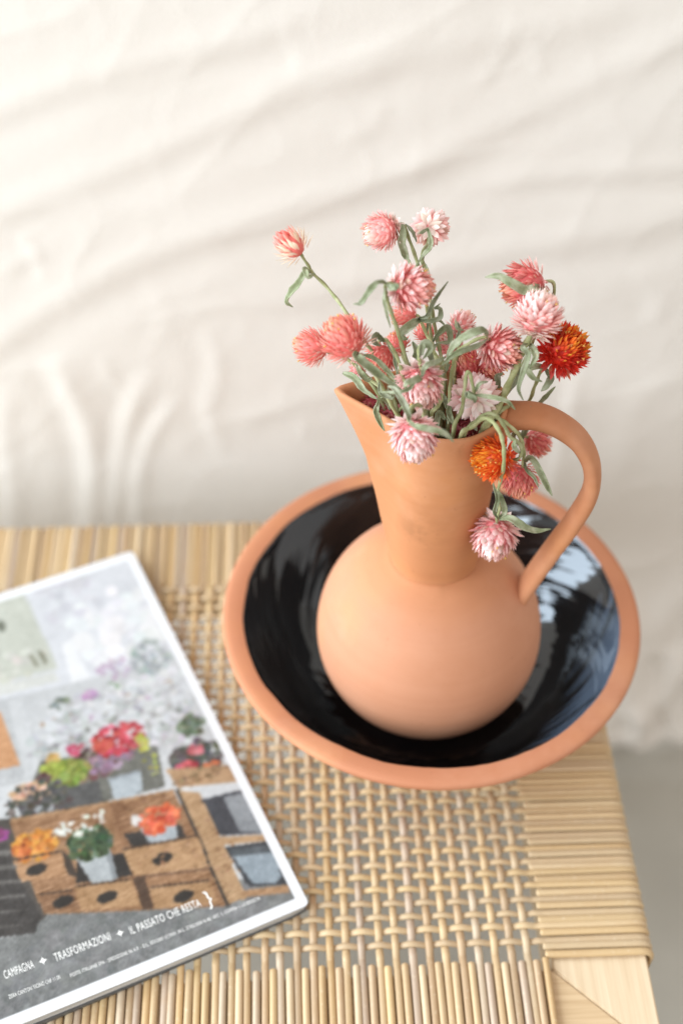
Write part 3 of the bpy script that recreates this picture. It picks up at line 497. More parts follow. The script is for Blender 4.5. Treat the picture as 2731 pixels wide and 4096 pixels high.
PRINT=[
 ('p',(222,224,229),[(-74.4,282.8),(-4.6,280.5),(-5.7,178.6),(-5.0,152.1),(-127.3,159.6),(-92.1,284.2)]),
 ('b',(236,237,240),6,-29.0,230.8,29.8,30.9,30,12),
 ('b',(212,212,218),4,-51.9,267.4,23.6,20.1,16,9),
 ('p',(205,208,196),[(-132.1,287.4),(-76.4,283.2),(-74.6,212.6),(-148.8,220.9)]),
 ('b',(214,214,204),6,-98.7,225.6,22.5,11.6,12,7),
 ('e',(120,125,110),-97.6,260.0,2.9,5.1),
 ('p',(150,150,130),[(-88.8,230.0),(-85.9,230.5),(-84.7,219.1),(-87.1,218.4)]),
 ('p',(150,150,130),[(-82.5,230.7),(-79.7,230.9),(-79.3,219.2),(-82.0,219.2)]),
 ('p',(218,219,214),[(-149.2,219.4),(-77.1,211.1),(-77.0,203.1),(-151.5,210.3)]),
 ('p',(196,198,200),[(-151.9,208.8),(-101.0,202.1),(-109.3,140.1),(-167.3,147.2)]),
 ('p',(212,214,216),[(-110.3,201.3),(-101.2,201.3),(-109.1,140.8),(-116.3,141.8)]),
 ('p',(216,160,112),[(-153.8,201.3),(-116.5,195.6),(-116.1,152.8),(-164.2,159.5)]),
 ('p',(206,208,210),[(-101.0,202.1),(9.0,188.0),(-2.6,117.5),(-108.6,138.2)]),
 ('b',(176,186,186),12,-19.6,195.0,12.3,15.9,46,4),
 ('b',(205,185,205),12,-43.1,197.9,10.9,8.2,18,4),
 ('p',(238,239,241),[(-66.9,230.8),(-60.5,231.5),(-58.6,198.0),(-70.5,198.3)]),
 ('b',(198,200,203),9,-55.7,161.3,50.6,25.8,120,6),
 ('b',(225,226,228),8,-39.0,176.6,33.0,7.9,40,6),
 ('p',(186,160,138),[(-97.3,177.4),(-9.7,175.2),(-9.5,171.6),(-97.1,174.0)]),
 ('p',(160,140,122),[(-99.2,160.9),(-57.3,154.6),(-57.5,152.1),(-99.2,157.4)]),
 ('p',(200,185,170),[(-39.5,152.9),(-13.0,152.4),(-13.3,149.9),(-39.7,150.5)]),
 ('b',(200,160,196),12,-63.1,184.4,4.3,3.7,14,3),
 ('b',(200,160,196),12,-63.8,168.4,4.5,3.9,14,3),
 ('b',(200,160,196),12,-44.2,161.9,5.0,4.3,14,3),
 ('b',(200,160,196),12,-33.1,165.2,5.1,4.4,14,3),
 ('b',(200,160,196),12,-64.1,134.8,5.6,4.7,14,3),
 ('b',(120,130,118),18,-82.1,184.7,5.6,6.2,10,4),
 ('b',(110,118,96),18,-91.1,162.1,5.0,3.0,10,4),
 ('b',(110,150,95),10,-48.1,185.2,2.5,2.4,4,3),
 ('b',(205,206,208),12,-23.0,138.5,18.1,12.2,60,5),
 ('b',(92,90,88),25,-20.3,114.4,16.5,11.8,50,5),
 ('b',(120,135,110),25,-15.1,138.2,8.1,7.6,26,4),
 ('b',(194,196,197),9,-57.5,159.7,51.8,21.7,150,5.5),
 ('b',(160,163,158),12,-59.9,150.8,43.4,12.1,36,3.5),
 ('b',(216,218,221),4,-54.4,164.9,50.8,22.0,70,6),
 ('p',(120,120,112),[(-104.8,150.7),(-38.9,132.8),(-44.5,103.6),(-100.8,111.5),(-124.4,122.6)]),
 ('b',(122,92,82),30,-78.2,136.6,14.0,11.8,40,4.5),
 ('b',(150,118,142),22,-68.1,134.3,13.4,6.6,40,4),
 ('b',(202,62,78),24,-58.0,147.0,15.4,11.0,60,4),
 ('b',(218,92,72),18,-67.9,146.3,7.4,4.5,16,3.5),
 ('b',(205,80,105),18,-83.6,149.6,5.0,3.7,12,3),
 ('b',(205,170,90),18,-98.3,148.4,5.2,3.7,12,4),
 ('b',(140,160,62),24,-94.1,135.4,14.1,9.3,70,4.5),
 ('b',(168,178,70),18,-101.0,142.5,6.0,4.4,20,4),
 ('b',(190,190,80),18,-46.3,130.5,3.7,17.2,14,3),
 ('b',(214,110,120),18,-18.6,120.5,4.9,3.3,10,3.5),
 ('b',(205,80,90),25,-28.6,111.5,6.1,4.0,12,3.5),
 ('b',(226,120,70),14,-15.0,106.3,4.9,2.2,8,3),
 ('b',(98,60,62),18,-107.0,138.3,3.3,3.5,10,3.5),
 ('p',(92,92,92),[(-100.7,127.5),(-78.2,123.2),(-80.8,108.2),(-101.9,112.0)]),
 ('p',(188,197,203),[(-73.1,122.9),(-53.7,120.7),(-57.0,107.1),(-65.6,104.9),(-73.9,106.2)]),
 ('p',(160,168,175),[(-73.1,122.9),(-53.7,120.7),(-54.0,119.0),(-73.3,120.9)]),
 ('p',(100,100,102),[(-125.8,134.6),(-99.0,129.0),(-101.1,117.7),(-110.0,113.6),(-126.0,117.3)]),
 ('p',(168,172,176),[(-119.3,123.2),(-105.9,120.7),(-108.1,114.9),(-116.6,115.9)]),
 ('b',(214,172,140),20,-116.7,131.9,11.9,6.4,26,4),
 ('p',(132,134,133),[(-189.4,59.3),(-140.1,46.0),(-130.7,63.7),(-34.5,32.5),(-2.9,20.5),(-5.9,2.6),(-126.3,6.8),(-202.4,7.4)]),
 ('b',(137,139,139),3,-100.9,14.5,76.8,27.1,260,9),
 ('b',(127,129,129),2,-115.8,21.5,60.3,21.0,90,6),
 ('p',(84,78,72),[(-142.3,123.4),(-131.3,119.8),(-131.0,53.0),(-141.2,49.8)]),
 ('b',(84,82,78),20,-114.2,123.9,17.9,15.5,60,3.5),
 ('p',(166,122,84),[(-133.2,118.0),(-40.9,99.6),(-39.2,17.4),(-132.3,54.7)]),
 ('p',(184,142,102),[(-131.9,119.8),(-40.8,100.0),(-40.8,97.2),(-132.1,116.9)]),
 ('b',(146,104,70),8,-90.7,97.1,45.9,8.9,50,2.4),
 ('p',(62,54,48),[(-40.2,99.7),(-37.7,98.5),(-38.6,17.6),(-41.3,18.0)]),
 ('p',(150,106,70),[(-77.5,106.7),(-69.5,104.5),(-76.0,54.8),(-81.6,56.0)]),
 ('p',(52,48,46),[(-76.7,83.9),(-45.8,76.5),(-45.1,64.7),(-75.1,74.4)]),
 ('p',(196,154,110),[(-81.1,75.7),(-38.8,66.1),(-41.1,44.3),(-80.3,56.5)]),
 ('p',(120,84,58),[(-80.3,56.5),(-41.1,44.3),(-41.5,42.6),(-80.3,54.5)]),
 ('p',(44,40,38),[(-105.9,78.6),(-80.7,72.6),(-81.2,57.2),(-110.5,65.3)]),
 ('p',(190,148,104),[(-112.4,64.5),(-82.5,56.1),(-82.2,37.6),(-112.7,48.5)]),
 ('p',(186,144,100),[(-75.0,47.0),(-43.4,37.4),(-44.5,22.2),(-76.9,33.1)]),
 ('p',(150,108,74),[(-131.2,67.8),(-113.9,63.0),(-113.3,50.1),(-132.0,55.3)]),
 ('p',(90,64,46),[(-81.8,55.4),(-75.0,54.3),(-77.2,33.2),(-82.5,35.0)]),
 ('p',(188,142,100),[(-140.5,94.6),(-111.7,88.6),(-113.3,72.2),(-140.5,79.1)]),
 ('p',(70,56,46),[(-111.7,88.6),(-108.1,81.1),(-109.0,68.8),(-113.3,72.2)]),
 ('e',(44,38,34),-127.7,82.5,5.7,3.4),
 ('e',(44,38,34),-62.5,60.2,5.7,3.4),
 ('e',(44,38,34),-97.9,50.4,5.7,3.4),
 ('e',(44,38,34),-60.1,33.4,5.7,3.4),
 ('e',(44,38,34),-120.5,57.6,5.7,3.4),
 ('b',(176,134,94),6,-60.1,61.5,18.4,7.9,20,2),
 ('p',(186,192,195),[(-105.9,79.8),(-86.6,78.3),(-88.9,58.7),(-94.9,59.1),(-102.6,61.3)]),
 ('p',(150,156,160),[(-89.7,78.3),(-86.6,78.3),(-88.9,58.7),(-91.7,58.7)]),
 ('b',(72,96,62),22,-95.8,86.2,12.5,10.1,70,4),
 ('b',(228,230,222),10,-97.0,99.3,17.4,6.8,20,3),
 ('b',(226,146,54),24,-124.6,97.5,12.8,9.4,60,3.6),
 ('b',(214,112,46),18,-132.7,96.2,5.2,4.7,14,3),
 ('p',(176,184,190),[(-67.7,86.7),(-47.4,79.0),(-50.2,68.8),(-58.5,69.2),(-65.6,72.8)]),
 ('b',(226,100,62),22,-55.1,85.2,11.2,8.6,46,4.5),
 ('b',(228,222,220),8,-67.4,89.2,2.3,3.4,6,3),
 ('p',(84,60,42),[(-81.1,75.7),(-38.8,66.1),(-38.9,64.7),(-81.2,74.3)]),
 ('p',(84,60,42),[(-112.4,64.5),(-82.5,56.1),(-82.7,54.8),(-112.5,63.2)]),
 ('p',(84,60,42),[(-75.0,47.0),(-43.4,37.4),(-43.5,36.0),(-75.1,45.7)]),
 ('p',(84,60,42),[(-131.2,67.8),(-113.9,63.0),(-114.0,61.7),(-131.3,66.4)]),
 ('p',(84,60,42),[(-140.5,94.6),(-111.7,88.6),(-111.8,87.2),(-140.5,93.2)]),
 ('p',(192,154,114),[(-40.3,114.9),(-5.1,101.7),(-3.4,88.2),(-38.2,99.9)]),
 ('b',(150,118,84),14,-22.1,101.7,19.4,5.1,26,2.2),
 ('p',(194,156,114),[(-38.3,97.9),(-28.0,91.5),(-28.8,18.0),(-39.4,18.9)]),
 ('b',(168,128,92),8,-34.9,56.2,15.1,33.3,40,2),
 ('p',(70,72,80),[(-28.6,86.6),(-6.1,83.3),(-3.8,50.5),(-28.2,60.4)]),
 ('p',(152,157,162),[(-17.3,82.8),(-5.3,80.6),(-4.7,51.3),(-16.6,57.9)]),
 ('p',(196,158,116),[(-30.8,60.2),(-4.1,49.9),(-4.1,45.5),(-29.5,54.1)]),
 ('p',(64,68,74),[(-28.4,52.2),(-5.2,45.7),(-6.0,16.4),(-25.7,23.9)]),
 ('p',(160,174,184),[(-26.7,48.0),(-4.0,39.6),(-6.8,22.3),(-11.5,19.5),(-22.9,24.8)]),
 ('p',(90,98,104),[(-25.9,49.9),(-4.0,42.5),(-4.6,37.7),(-27.0,44.9)]),
 ('p',(190,148,108),[(-30.8,23.5),(-5.6,15.9),(-6.7,11.1),(-30.0,19.0)]),
 ('p',(66,62,60),[(-175.6,114.2),(-137.9,105.2),(-138.0,82.4),(-133.6,54.2),(-139.9,45.9),(-189.1,60.4)]),
 ('p',(112,108,104),[(-175.9,112.9),(-136.9,100.4),(-137.3,96.5),(-176.8,109.3)]),
 ('p',(112,108,104),[(-178.2,103.7),(-137.2,90.2),(-137.4,87.2),(-179.1,100.2)]),
 ('p',(112,108,104),[(-180.5,94.7),(-137.6,80.2),(-137.5,78.0),(-181.4,91.3)]),
 ('p',(112,108,104),[(-182.7,85.9),(-137.9,70.4),(-137.6,68.9),(-183.6,82.5)]),
 ('p',(112,108,104),[(-184.9,77.2),(-138.2,60.7),(-137.7,60.0),(-185.7,73.8)]),
 ('p',(112,108,104),[(-187.0,68.6),(-138.5,51.2),(-137.9,51.1),(-187.9,65.3)]),
 ('b',(168,70,150),18,-142.1,111.5,5.9,4.1,14,3.5),
]
FLOOR_Z = -0.305
# ================================================================ SETTING
me = mesh_from('floor', [(-3, -3, FLOOR_Z), (3, -3, FLOOR_Z), (3, 3, FLOOR_Z), (-3, 3, FLOOR_Z)], [(0, 1, 2, 3)], False, m_floor)
o = link('floor', me); o['kind'] = 'structure'

def smooth01(t): t = max(0., min(1., t)); return t*t*(3-2*t)
# linen backdrop: a hanging sheet with real folds
def cloth():
    xs = np.concatenate([np.linspace(-.46, -.42, 4)[:-1], np.linspace(-.42, .46, 300), np.linspace(.46, 1.1, 40)[1:]])
    zs = np.concatenate([np.linspace(FLOOR_Z+.001, .45, 270), np.linspace(.45, .95, 40)[1:]])
    X, Z = np.meshgrid(xs, zs)
    D = np.zeros_like(X)
    for pts, amp, w in FOLDS:
        P = [Vector((p[0], 0, p[1])) for p in pts]
        C = np.array([(p.x, p.z) for p in catmull(P, 6)])
        best = np.full(X.shape, 1e9); side = np.zeros_like(X); par = np.zeros_like(X)
        L = np.linspace(0, 1, len(C))
        for i in range(len(C)-1):
            a, b = C[i], C[i+1]
            d = b-a; l2 = d@d+1e-12
            t = np.clip(((X-a[0])*d[0]+(Z-a[1])*d[1])/l2, 0, 1)
            dx = X-a[0]-t*d[0]; dz = Z-a[1]-t*d[1]
            dd = np.hypot(dx, dz); k = dd < best
            best = np.where(k, dd, best)
            side = np.where(k, np.sign(dx*d[1]-dz*d[0]), side)
            par = np.where(k, L[i]+t/len(C), par)
        if max(p[1] for p in pts) < -.10: amp *= 3.2; w *= 1.2
        w *= .00074; amp *= ((.00022 if abs(pts[0][1]-pts[-1][1]) > 1.5*abs(pts[0][0]-pts[-1][0]) else .00022) if len(pts) > 3 else .00014)
        s = best*side/w
        taper = np.clip(np.minimum(par, 1-par)*6, 0, 1)**.7
        taper = np.where((par > .03) & (par < .97), taper, taper)
        prof = np.exp(-s*s) - .55*np.exp(-((s-1.5)/1.1)**2)   # ridge with a shallow valley beside it
        D += amp*taper*prof
    V = []
    flat = list(zip(X.ravel(), Z.ravel(), D.ravel()))
    for x, z, d in flat:
        low = smooth01((-.08-z)/.2)
        n1 = noise.noise(Vector((x*5+z*3, z*7-x*2.4, 3.1)))*.0010
        n2 = (1-abs(noise.noise(Vector((x*7+z*4, z*15-x*8, 9.7)))))**9*.0006          # long creases
        n3 = (1-abs(noise.noise(Vector((x*24-z*9, z*21+x*6, 1.7)))))**8*.0003         # crumple
        n4 = noise.noise(Vector((x*11+z*6, z*13-x*9, 5.5)))*.012*low + (1-abs(noise.noise(Vector((x*13+z*9, z*12-x*10, 2.2)))))**3*.018*low
        y = .205 - d - n1 - n2 - n3 - n4
        y -= .042*low                                    # gathers forward on the floor
        hz = max(0, (FLOOR_Z+.05-z)/.05)
        V.append((x, y, z + .003*hz*(1+math.sin(x*31))))
    nx, nz = len(xs), len(zs)
    F = [(j*nx+i, j*nx+i+1, (j+1)*nx+i+1, (j+1)*nx+i) for j in range(nz-1) for i in range(nx-1)]
    return V, F
V, F = cloth()
o = link('linen_backdrop', mesh_from('linen_backdrop', V, F, True, m_linen))
o['label'] = 'creased off-white linen sheet hanging behind the rattan bench'; o['category'] = 'backdrop'
md = o.modifiers.new('thickness', 'SOLIDIFY'); md.thickness = .0008; md.offset = 1

# ================================================================ BENCH
XR, XL = .1078, -.4600          # outer edges
YB, YF = .1421, -.2480
WX1, WX0 = .0486, -.4008        # woven field
WY1, WY0 = .0820, -.1884
PX, QY, XA, ROW0 = .00883, .00804, .04015, -.11293
RAIL_TOP = -.0021
bench = thing('rattan_bench', 'low wooden bench with a woven rattan top, in front of the linen sheet', 'bench', (0, 0, FLOOR_Z))
OFF = Vector((0, 0, -FLOOR_Z))
def bpart(name, V, F, mat, smooth=True, color=None):
    o = link(name, mesh_from(name, V, F, smooth, mat), bench)
    o.location = OFF
    if color: o.color = (*color, 1)
    return o
def rail(pts, z0, z1, mat):
    n = len(pts)
    bm = bmesh.new()
    top = [bm.verts.new((x, y, z1)) for x, y in pts]; bot = [bm.verts.new((x, y, z0)) for x, y in pts]
    bm.faces.new(top); bm.faces.new(bot[::-1])
    for i in range(n): bm.faces.new((top[i], bot[i], bot[(i+1) % n], top[(i+1) % n]))
    bmesh.ops.recalc_face_normals(bm, faces=bm.faces)
    bmesh.ops.bevel(bm, geom=bm.edges[:], offset=.0009, segments=2, affect='EDGES')
    me = bpy.data.meshes.new('rail'); bm.to_mesh(me); bm.free()
    me.materials.append(mat)
    return me
ix0, ix1, iy0, iy1 = WX0-.004, WX1+.004, WY0-.005, WY1+.004
ox0, ox1, oy0, oy1 = XL+.004, XR-.0035, YF+.004, YB-.004
g_ = .0002
for pts, mat in (
    ([(ox0, oy0), (ox1, oy0), (ix1-g_, iy0), (ix0+g_, iy0)], m_wood_x),
    ([(ox0, oy1), (ox1, oy1), (ix1-g_, iy1), (ix0+g_, iy1)], m_wood_x),
    ([(ox1, oy0+g_), (ox1, oy1-g_), (ix1, iy1-g_), (ix1, iy0+g_)], m_wood_y),
    ([(ox0, oy0+g_), (ox0, oy1-g_), (ix0, iy1-g_), (ix0, iy0+g_)], m_wood_y)):
    o = link('frame_rail', rail(pts, -.036, RAIL_TOP, mat), bench); o.location = OFF
for sx in (0, 1):
    for sy in (0, 1):
        cx = (ox0+.024, ox1-.024)[sx]; cy = (oy0+.024, oy1-.024)[sy]
        V, F = [], []
        for k in range(9):
            t = k/8; hw = .019-.007*t; zz = -.0362+(FLOOR_Z+.0362)*t
            for a in range(12):
                an = 2*math.pi*a/12
                rx = hw*min(1.25, 1/max(abs(math.cos(an)), abs(math.sin(an))))
                V.append((cx+rx*math.cos(an), cy+rx*math.sin(an), zz))
        for k in range(8):
            for a in range(12):
                i = k*12+a; j = k*12+(a+1) % 12
                F.append((i, i+12, j+12, j))
        F.append(tuple(range(12))); F.append(tuple(96+a for a in range(12))[::-1])
        bpart('leg', V, F, m_wood_y, False)

PAL = [srgb(*[a_*.75+b_*.25 for a_, b_ in zip(c, (204, 178, 138))]) for c in ((206, 178, 138), (200, 172, 132), (212, 188, 154), (192, 162, 122), (194, 174, 152), (182, 162, 146),
       (210, 180, 132), (214, 192, 160), (198, 164, 116), (204, 186, 164), (188, 160, 128), (180, 150, 116))]
rng = random.Random(3)
def cane_col(warm=0.):
    c = rng.choice(PAL); k = rng.uniform(.80, 1.0)
    if warm: c = tuple(a_*.4+b_*.6 for a_, b_ in zip(c, srgb(206, 180, 140))); k = rng.uniform(.86, .98)
    return (c[0]*k, c[1]*k*(1-.03*warm), c[2]*k*(1-.10*warm))
AMP = .00132
def smooth01(t): t = max(0., min(1., t)); return t*t*(3-2*t)
UPZ = Vector((0, 0, 1))
def wrap_down(axis, edge, sgn, const, zc, r=.006, drop=.030):
    """points bending over the outer edge of the frame"""
    out = []
    for k in range(1, 6):
        a = math.pi/2*k/5
        e = edge - sgn*r + sgn*r*math.sin(a); z = zc - r + r*math.cos(a)
        out.append((e, z))
    out.append((edge, zc-r-drop))
    return out
def make_strand(path_ez, axis, const, rad, wob):
    """path in (edge coordinate, z); wob(e) lateral offset"""
    P = []
    for e, z in path_ez:
        if axis == 'y': P.append(Vector((const+wob(e), e, z)))
        else: P.append(Vector((e, const+wob(e), z)))
    n = len(P); V, F = [], []
    side = Vector((1, 0, 0)) if axis == 'y' else Vector((0, 1, 0))
    S = 8
    for i, p in enumerate(P):
        t = (P[min(i+1, n-1)]-P[max(i-1, 0)]).normalized()
        s = (side - t*side.dot(t)).normalized(); h = s.cross(t)
        if h.z < 0 or (abs(h.z) < .05 and False): h = -h
        w, e = rad(path_ez[i][0], i, n)
        for k in range(S):
            a = 2*math.pi*k/S
            V.append(p+s*(math.cos(a)*w)+h*(math.sin(a)*e))
    for i in range(n-1):
        for k in range(S):
            a = i*S+k; b = i*S+(k+1) % S
            F.append((a, b, b+S, a+S))
    F.append(tuple(range(S))[::-1]); F.append(tuple((n-1)*S+k for k in range(S)))
    return V, F
def wobf(amp):
    a, b, c, d = rng.uniform(0, 6), rng.uniform(0, 6), rng.uniform(30, 60), rng.uniform(9, 18)
    return lambda e: amp*(math.sin(e*c+a)*.5+math.sin(e*d+b))
# lengthwise canes that run through the weave and over both end borders
for i in range(50):
    x = XA - i*PX + rng.uniform(-.0004, .0004)
    pts = [(e, z) for e, z in wrap_down('y', YF, -1, x, 0)][::-1]
    y = YF+.006
    while y < YB-.006:
        k = smooth01((y-(WY0-.002))/.006)*smooth01(((WY1+.002)-y)/.006)
        pts.append((y, k*AMP*math.cos(math.pi*((ROW0-y)/QY+i))))
        y += QY/4 if k > 0 else .006
    pts += wrap_down('y', YB, 1, x, 0)
    rr = rng.uniform(.00200, .00222)
    nodey = rng.uniform(-.2, .1)
    V, F = make_strand(pts, 'y', x, lambda e, i_, n_, rr=rr, ny=nodey: (rr*(1+.10*math.exp(-((e-ny)/.003)**2)), rr*.68*(1+.10*math.exp(-((e-ny)/.003)**2))), wobf(.00028))
    bpart('cane_strand', V, F, m_rattan, True, cane_col())
# short canes that only cover the borders
for end, (edge, inner, sg) in enumerate(((YF, WY0, -1), (YB, WY1, 1))):
    for i in range(51):
        x = XA + PX/2 - i*PX + rng.uniform(-.0003, .0003)
        st = inner + rng.uniform(-.0012, .0012)
        pts = []
        for k in range(4): pts.append((st+sg*(.0001+.0011*(k/3)), .0001))
        y = st+sg*.003
        while (edge-sg*.006-y)*sg > 0: pts.append((y, .0001)); y += sg*.008
        pts += wrap_down('y', edge, sg, x, .0001)
        rr = rng.uniform(.00205, .00228)
        V, F = make_strand(pts, 'y', x, lambda e, i_, n_, rr=rr: ((rr*(.45, .78, .94, 1)[min(i_, 3)],)*2), wobf(.00025))
        bpart('cane_strand', V, F, m_rattan, True, cane_col())
x = XA + PX/2 + .0044
for sg, edge, inner in ((-1, YF, WY0),):
    pts = [(inner+.001+sg*.0003*k, .0001) for k in range(4)]
    y = inner+sg*.003
    while (edge-sg*.006-y)*sg > 0: pts.append((y, .0001)); y += sg*.008
    pts += wrap_down('y', edge, sg, x, .0001)
    V, F = make_strand(pts, 'y', x, lambda e, i_, n_: ((.0019*(.45, .78, .94, 1)[min(i_, 3)],)*2), wobf(.0002))
    bpart('cane_strand', V, F, m_rattan, True, cane_col())
# crosswise canes
rows = [j for j in range(-24, 9)]
for j in rows:
    y = ROW0 - j*QY + rng.uniform(-.0005, .0005)
    pts = [(e, z) for e, z in wrap_down('x', XL, -1, y, 0)][::-1]
    x = XL+.006
    while x < XR-.006:
        k = smooth01((x-(WX0-.002))/.006)*smooth01(((WX1+.002)-x)/.006)
        pts.append((x, -k*AMP*math.cos(math.pi*((XA-x)/PX+j))))
        x += PX/4 if k > 0 else .006
    pts += wrap_down('x', XR, 1, y, 0)
    rr = rng.uniform(.00180, .00205)
    def rad(e, i_, n_, rr=rr):
        k = smooth01((e-WX1)/.008)
        return (rr*(1-k)+.0022*k, .00122)
    V, F = make_strand(pts, 'x', y, rad, wobf(.0003))
    bpart('cane_strand', V, F, m_rattan, True, cane_col(.4))
for sg, edge, inner in ((1, XR, WX1), (-1, XL, WX0)):
    for j in [r-.5 for r in range(-25, 10)] + [9.05]:
        y = ROW0 - j*QY + rng.uniform(-.0003, .0003)
        if y < WY0-.006: y = WY0-.0058
        st = inner + rng.uniform(-.0015, .0015)
        pts = [(st+sg*(.0001+.0011*(k/3)), .0001) for k in range(4)]
        x = st+sg*.003
        while (edge-sg*.006-x)*sg > 0: pts.append((x, .0001)); x += sg*.008
        pts += wrap_down('x', edge, sg, y, .0001)
        V, F = make_strand(pts, 'x', y, lambda e, i_, n_: (.00222*(.5, .8, .95, 1)[min(i_, 3)], .00155*(.5, .8, .95, 1)[min(i_, 3)]), wobf(.0002))
        bpart('cane_strand', V, F, m_rattan, True, cane_col(.4))

# ================================================================ BOWL
RIM_Z = .0693
bowl = thing('terracotta_bowl', 'wide terracotta bowl glazed glossy black inside, standing on the woven bench', 'bowl', (0, 0, 0))
zb = .0024                                   # stands on the crests of the weave
def arc(p0, p1, p2, n):
    return [((1-t)**2*p0[0]+2*t*(1-t)*p1[0]+t*t*p2[0], (1-t)**2*p0[1]+2*t*(1-t)*p1[1]+t*t*p2[1]) for t in [k/n for k in range(n+1)]]
outer = [(.0, zb+.003), (.050, zb+.003), (.0535, zb), (.058, zb), (.0605, zb+.0025), (.0605, zb+.005)]
outer += arc((.0615, zb+.006), (.0935, .0310), (.1200, .0618), 16)
outer += [(.1222, .0640), (.1232, .0660), (.1229, .0682), (.1215, .0692), (.1185, .0694), (.1125, .0690), (.1110, .0684)]
def waver(V):
    out = []
    for x, y, z in V:
        r = math.hypot(x, y)
        if .1090 < r < .1130:
            a = math.atan2(y, x)
            d = .0007*noise.noise(Vector((math.cos(a)*5, math.sin(a)*5, 1)))+.0003*noise.noise(Vector((math.cos(a)*22, math.sin(a)*22, 4)))
            x *= 1+d/r; y *= 1+d/r
        elif r > .1180:
            a = math.atan2(y, x)
            d = .0005*noise.noise(Vector((math.cos(a)*3, math.sin(a)*3, 7)))
            x *= 1+d/r; y *= 1+d/r
            z += .0004*noise.noise(Vector((math.cos(a)*4, math.sin(a)*4, 2)))
        out.append((x, y, z))
    return out
V, F = lathe(outer, 160)
V = waver(V)
link('bowl_body', mesh_from('bowl_body', V, F, True, m_terra_bowl), bowl)
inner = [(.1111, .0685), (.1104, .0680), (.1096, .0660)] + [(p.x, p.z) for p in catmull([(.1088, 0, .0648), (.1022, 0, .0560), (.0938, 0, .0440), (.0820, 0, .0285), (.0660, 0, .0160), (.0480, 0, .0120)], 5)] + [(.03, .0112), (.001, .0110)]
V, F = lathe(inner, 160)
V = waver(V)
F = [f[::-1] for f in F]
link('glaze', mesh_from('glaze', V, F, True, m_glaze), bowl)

# ================================================================ JUG
JX, JY = -.0033, -.0184
jug = thing('terracotta_jug', 'unglazed terracotta jug with round belly, pointed spout and loop handle, inside the bowl', 'jug', (JX, JY, 0))
jug.rotation_euler = (0, 0, math.radians(-11))
prof = [(.0, .0112), (.026, .0112), (.029, .0118), (.0315, .0140)]
CZ, RB, RT = .0750, .0645, .0690
a0 = math.asin((.0165-CZ)/.0640)
for k in range(15):
    a = a0 + (0-a0)*k/14
    prof.append((RB*math.cos(a), CZ+.0640*math.sin(a)))
a1 = math.acos(.0258/RB)
for k in range(1, 17):
    a = a1*k/16
    prof.append((RB*math.cos(a), CZ+RT*math.sin(a)))
zt = prof[-1][1]
prof += [(.0245, zt+.0012), (.0215, zt+.0010)]
for k in range(1, 12):
    a = a1*.95*(1-k/11) - .9*(k/11)
    prof.append(((RB-.004)*math.cos(a), CZ+(RT-.004)*math.sin(a)))
prof.append((.0, prof[-1][1]))
V, F = lathe(prof, 96)
link('belly', mesh_from('belly', V, F, True, m_terra), jug)
ZT = .2508
def tab(tb, z):
    for (z0, v0), (z1, v1) in zip(tb, tb[1:]):
        if z <= z1: 
            t = (z-z0)/(z1-z0); return v0+(v1-v0)*max(0, t)
    return tb[-1][1]
RT_ = [(.136, .0242), (.146, .0246), (.163, .0257), (.187, .0270), (.200, .0279), (.225, .0292), (.2508, .0305)]
LT_ = [(.136, .0256), (.146, .0268), (.163, .0308), (.180, .0342), (.1932, .0377), (.2055, .0402), (.2143, .0436), (.2243, .0478), (.2312, .0510), (.241, .0556), (.2508, .0608)]
SEG = 120
def ring(z, off):
    r = tab(RT_, z); L = tab(LT_, z)
    out = []
    for k in range(SEG):
        th = 2*math.pi*k/SEG
        d = abs(math.atan2(math.sin(th-math.pi), math.cos(th-math.pi)))
        rho = r
        if L > r*1.0005:
            al = math.acos(min(1, r/L))
            if d < al:
                dd = math.sqrt(d*d+.0016*min(1, (L/r-1)*2))  # round the tip of the spout
                rho = r/math.cos(max(0, al-dd)) if dd < al else r
        rho -= off
        if L > r and d < .6: rho -= off*.7*(1-d/.6)*min(1, (L/r-1))
        out.append((rho*math.cos(th), rho*math.sin(th), z))
    return out
zs = [.1375, .139, .141, .146, .152, .158, .164, .170, .176, .182, .188, .194, .200, .206, .212, .218, .224, .230, .236, .241, .245, .2478]
V = []
WALL = .0034
for z in zs: V += ring(z, 0)
V += ring(.2495, .0003); V += ring(.2503, .0009); V += ring(.2507, .0017); V += ring(.2503, .0026); V += ring(.2494, .0032); V += ring(.2478, WALL)
for z in zs[::-1][1:]: V += ring(z, WALL)
nr = len(V)//SEG
F = []
for i in range(nr-1):
    for k in range(SEG):
        a = i*SEG+k; b_ = i*SEG+(k+1) % SEG
        F.append((a, b_, b_+SEG, a+SEG))
link('neck', mesh_from('neck', V, F, True, m_terra), jug)
# handle: a strap in the plane through the axis
hp = [(.0275, 0, .2410), (.0330, 0, .2445), (.0440, 0, .2460), (.0560, 0, .2420), (.0675, 0, .2325), (.0752, 0, .2170), (.0768, 0, .1985), (.0715, 0, .1770), (.0640, 0, .1560), (.0560, 0, .1330), (.0505, 0, .1160), (.0470, 0, .1060)]
path = catmull(hp, 8)
nP = len(path)
def hrad(i):
    t = i/(nP-1)
    flare = 1 + .55*max(0, 1-t/.14)**2 + .25*max(0, (t-.93)/.07)
    return (.0098*flare*(1-.20*math.sin(math.pi*t)+.06*t), .0044*(1+.2*max(0, 1-t/.12)))
V, F = [], []
S = 20
for i, p in enumerate(path):
    t = (path[min(i+1, nP-1)]-path[max(i-1, 0)]).normalized()
    s = Vector((0, 1, 0)); h = s.cross(t).normalized()
    w, e = hrad(i)
    for k in range(S):
        a = 2*math.pi*k/S
        ca, sa = math.cos(a), math.sin(a)
        V.append(p + s*(w*math.copysign(abs(ca)**.8, ca)) + h*(e*math.copysign(abs(sa)**.8, sa)))
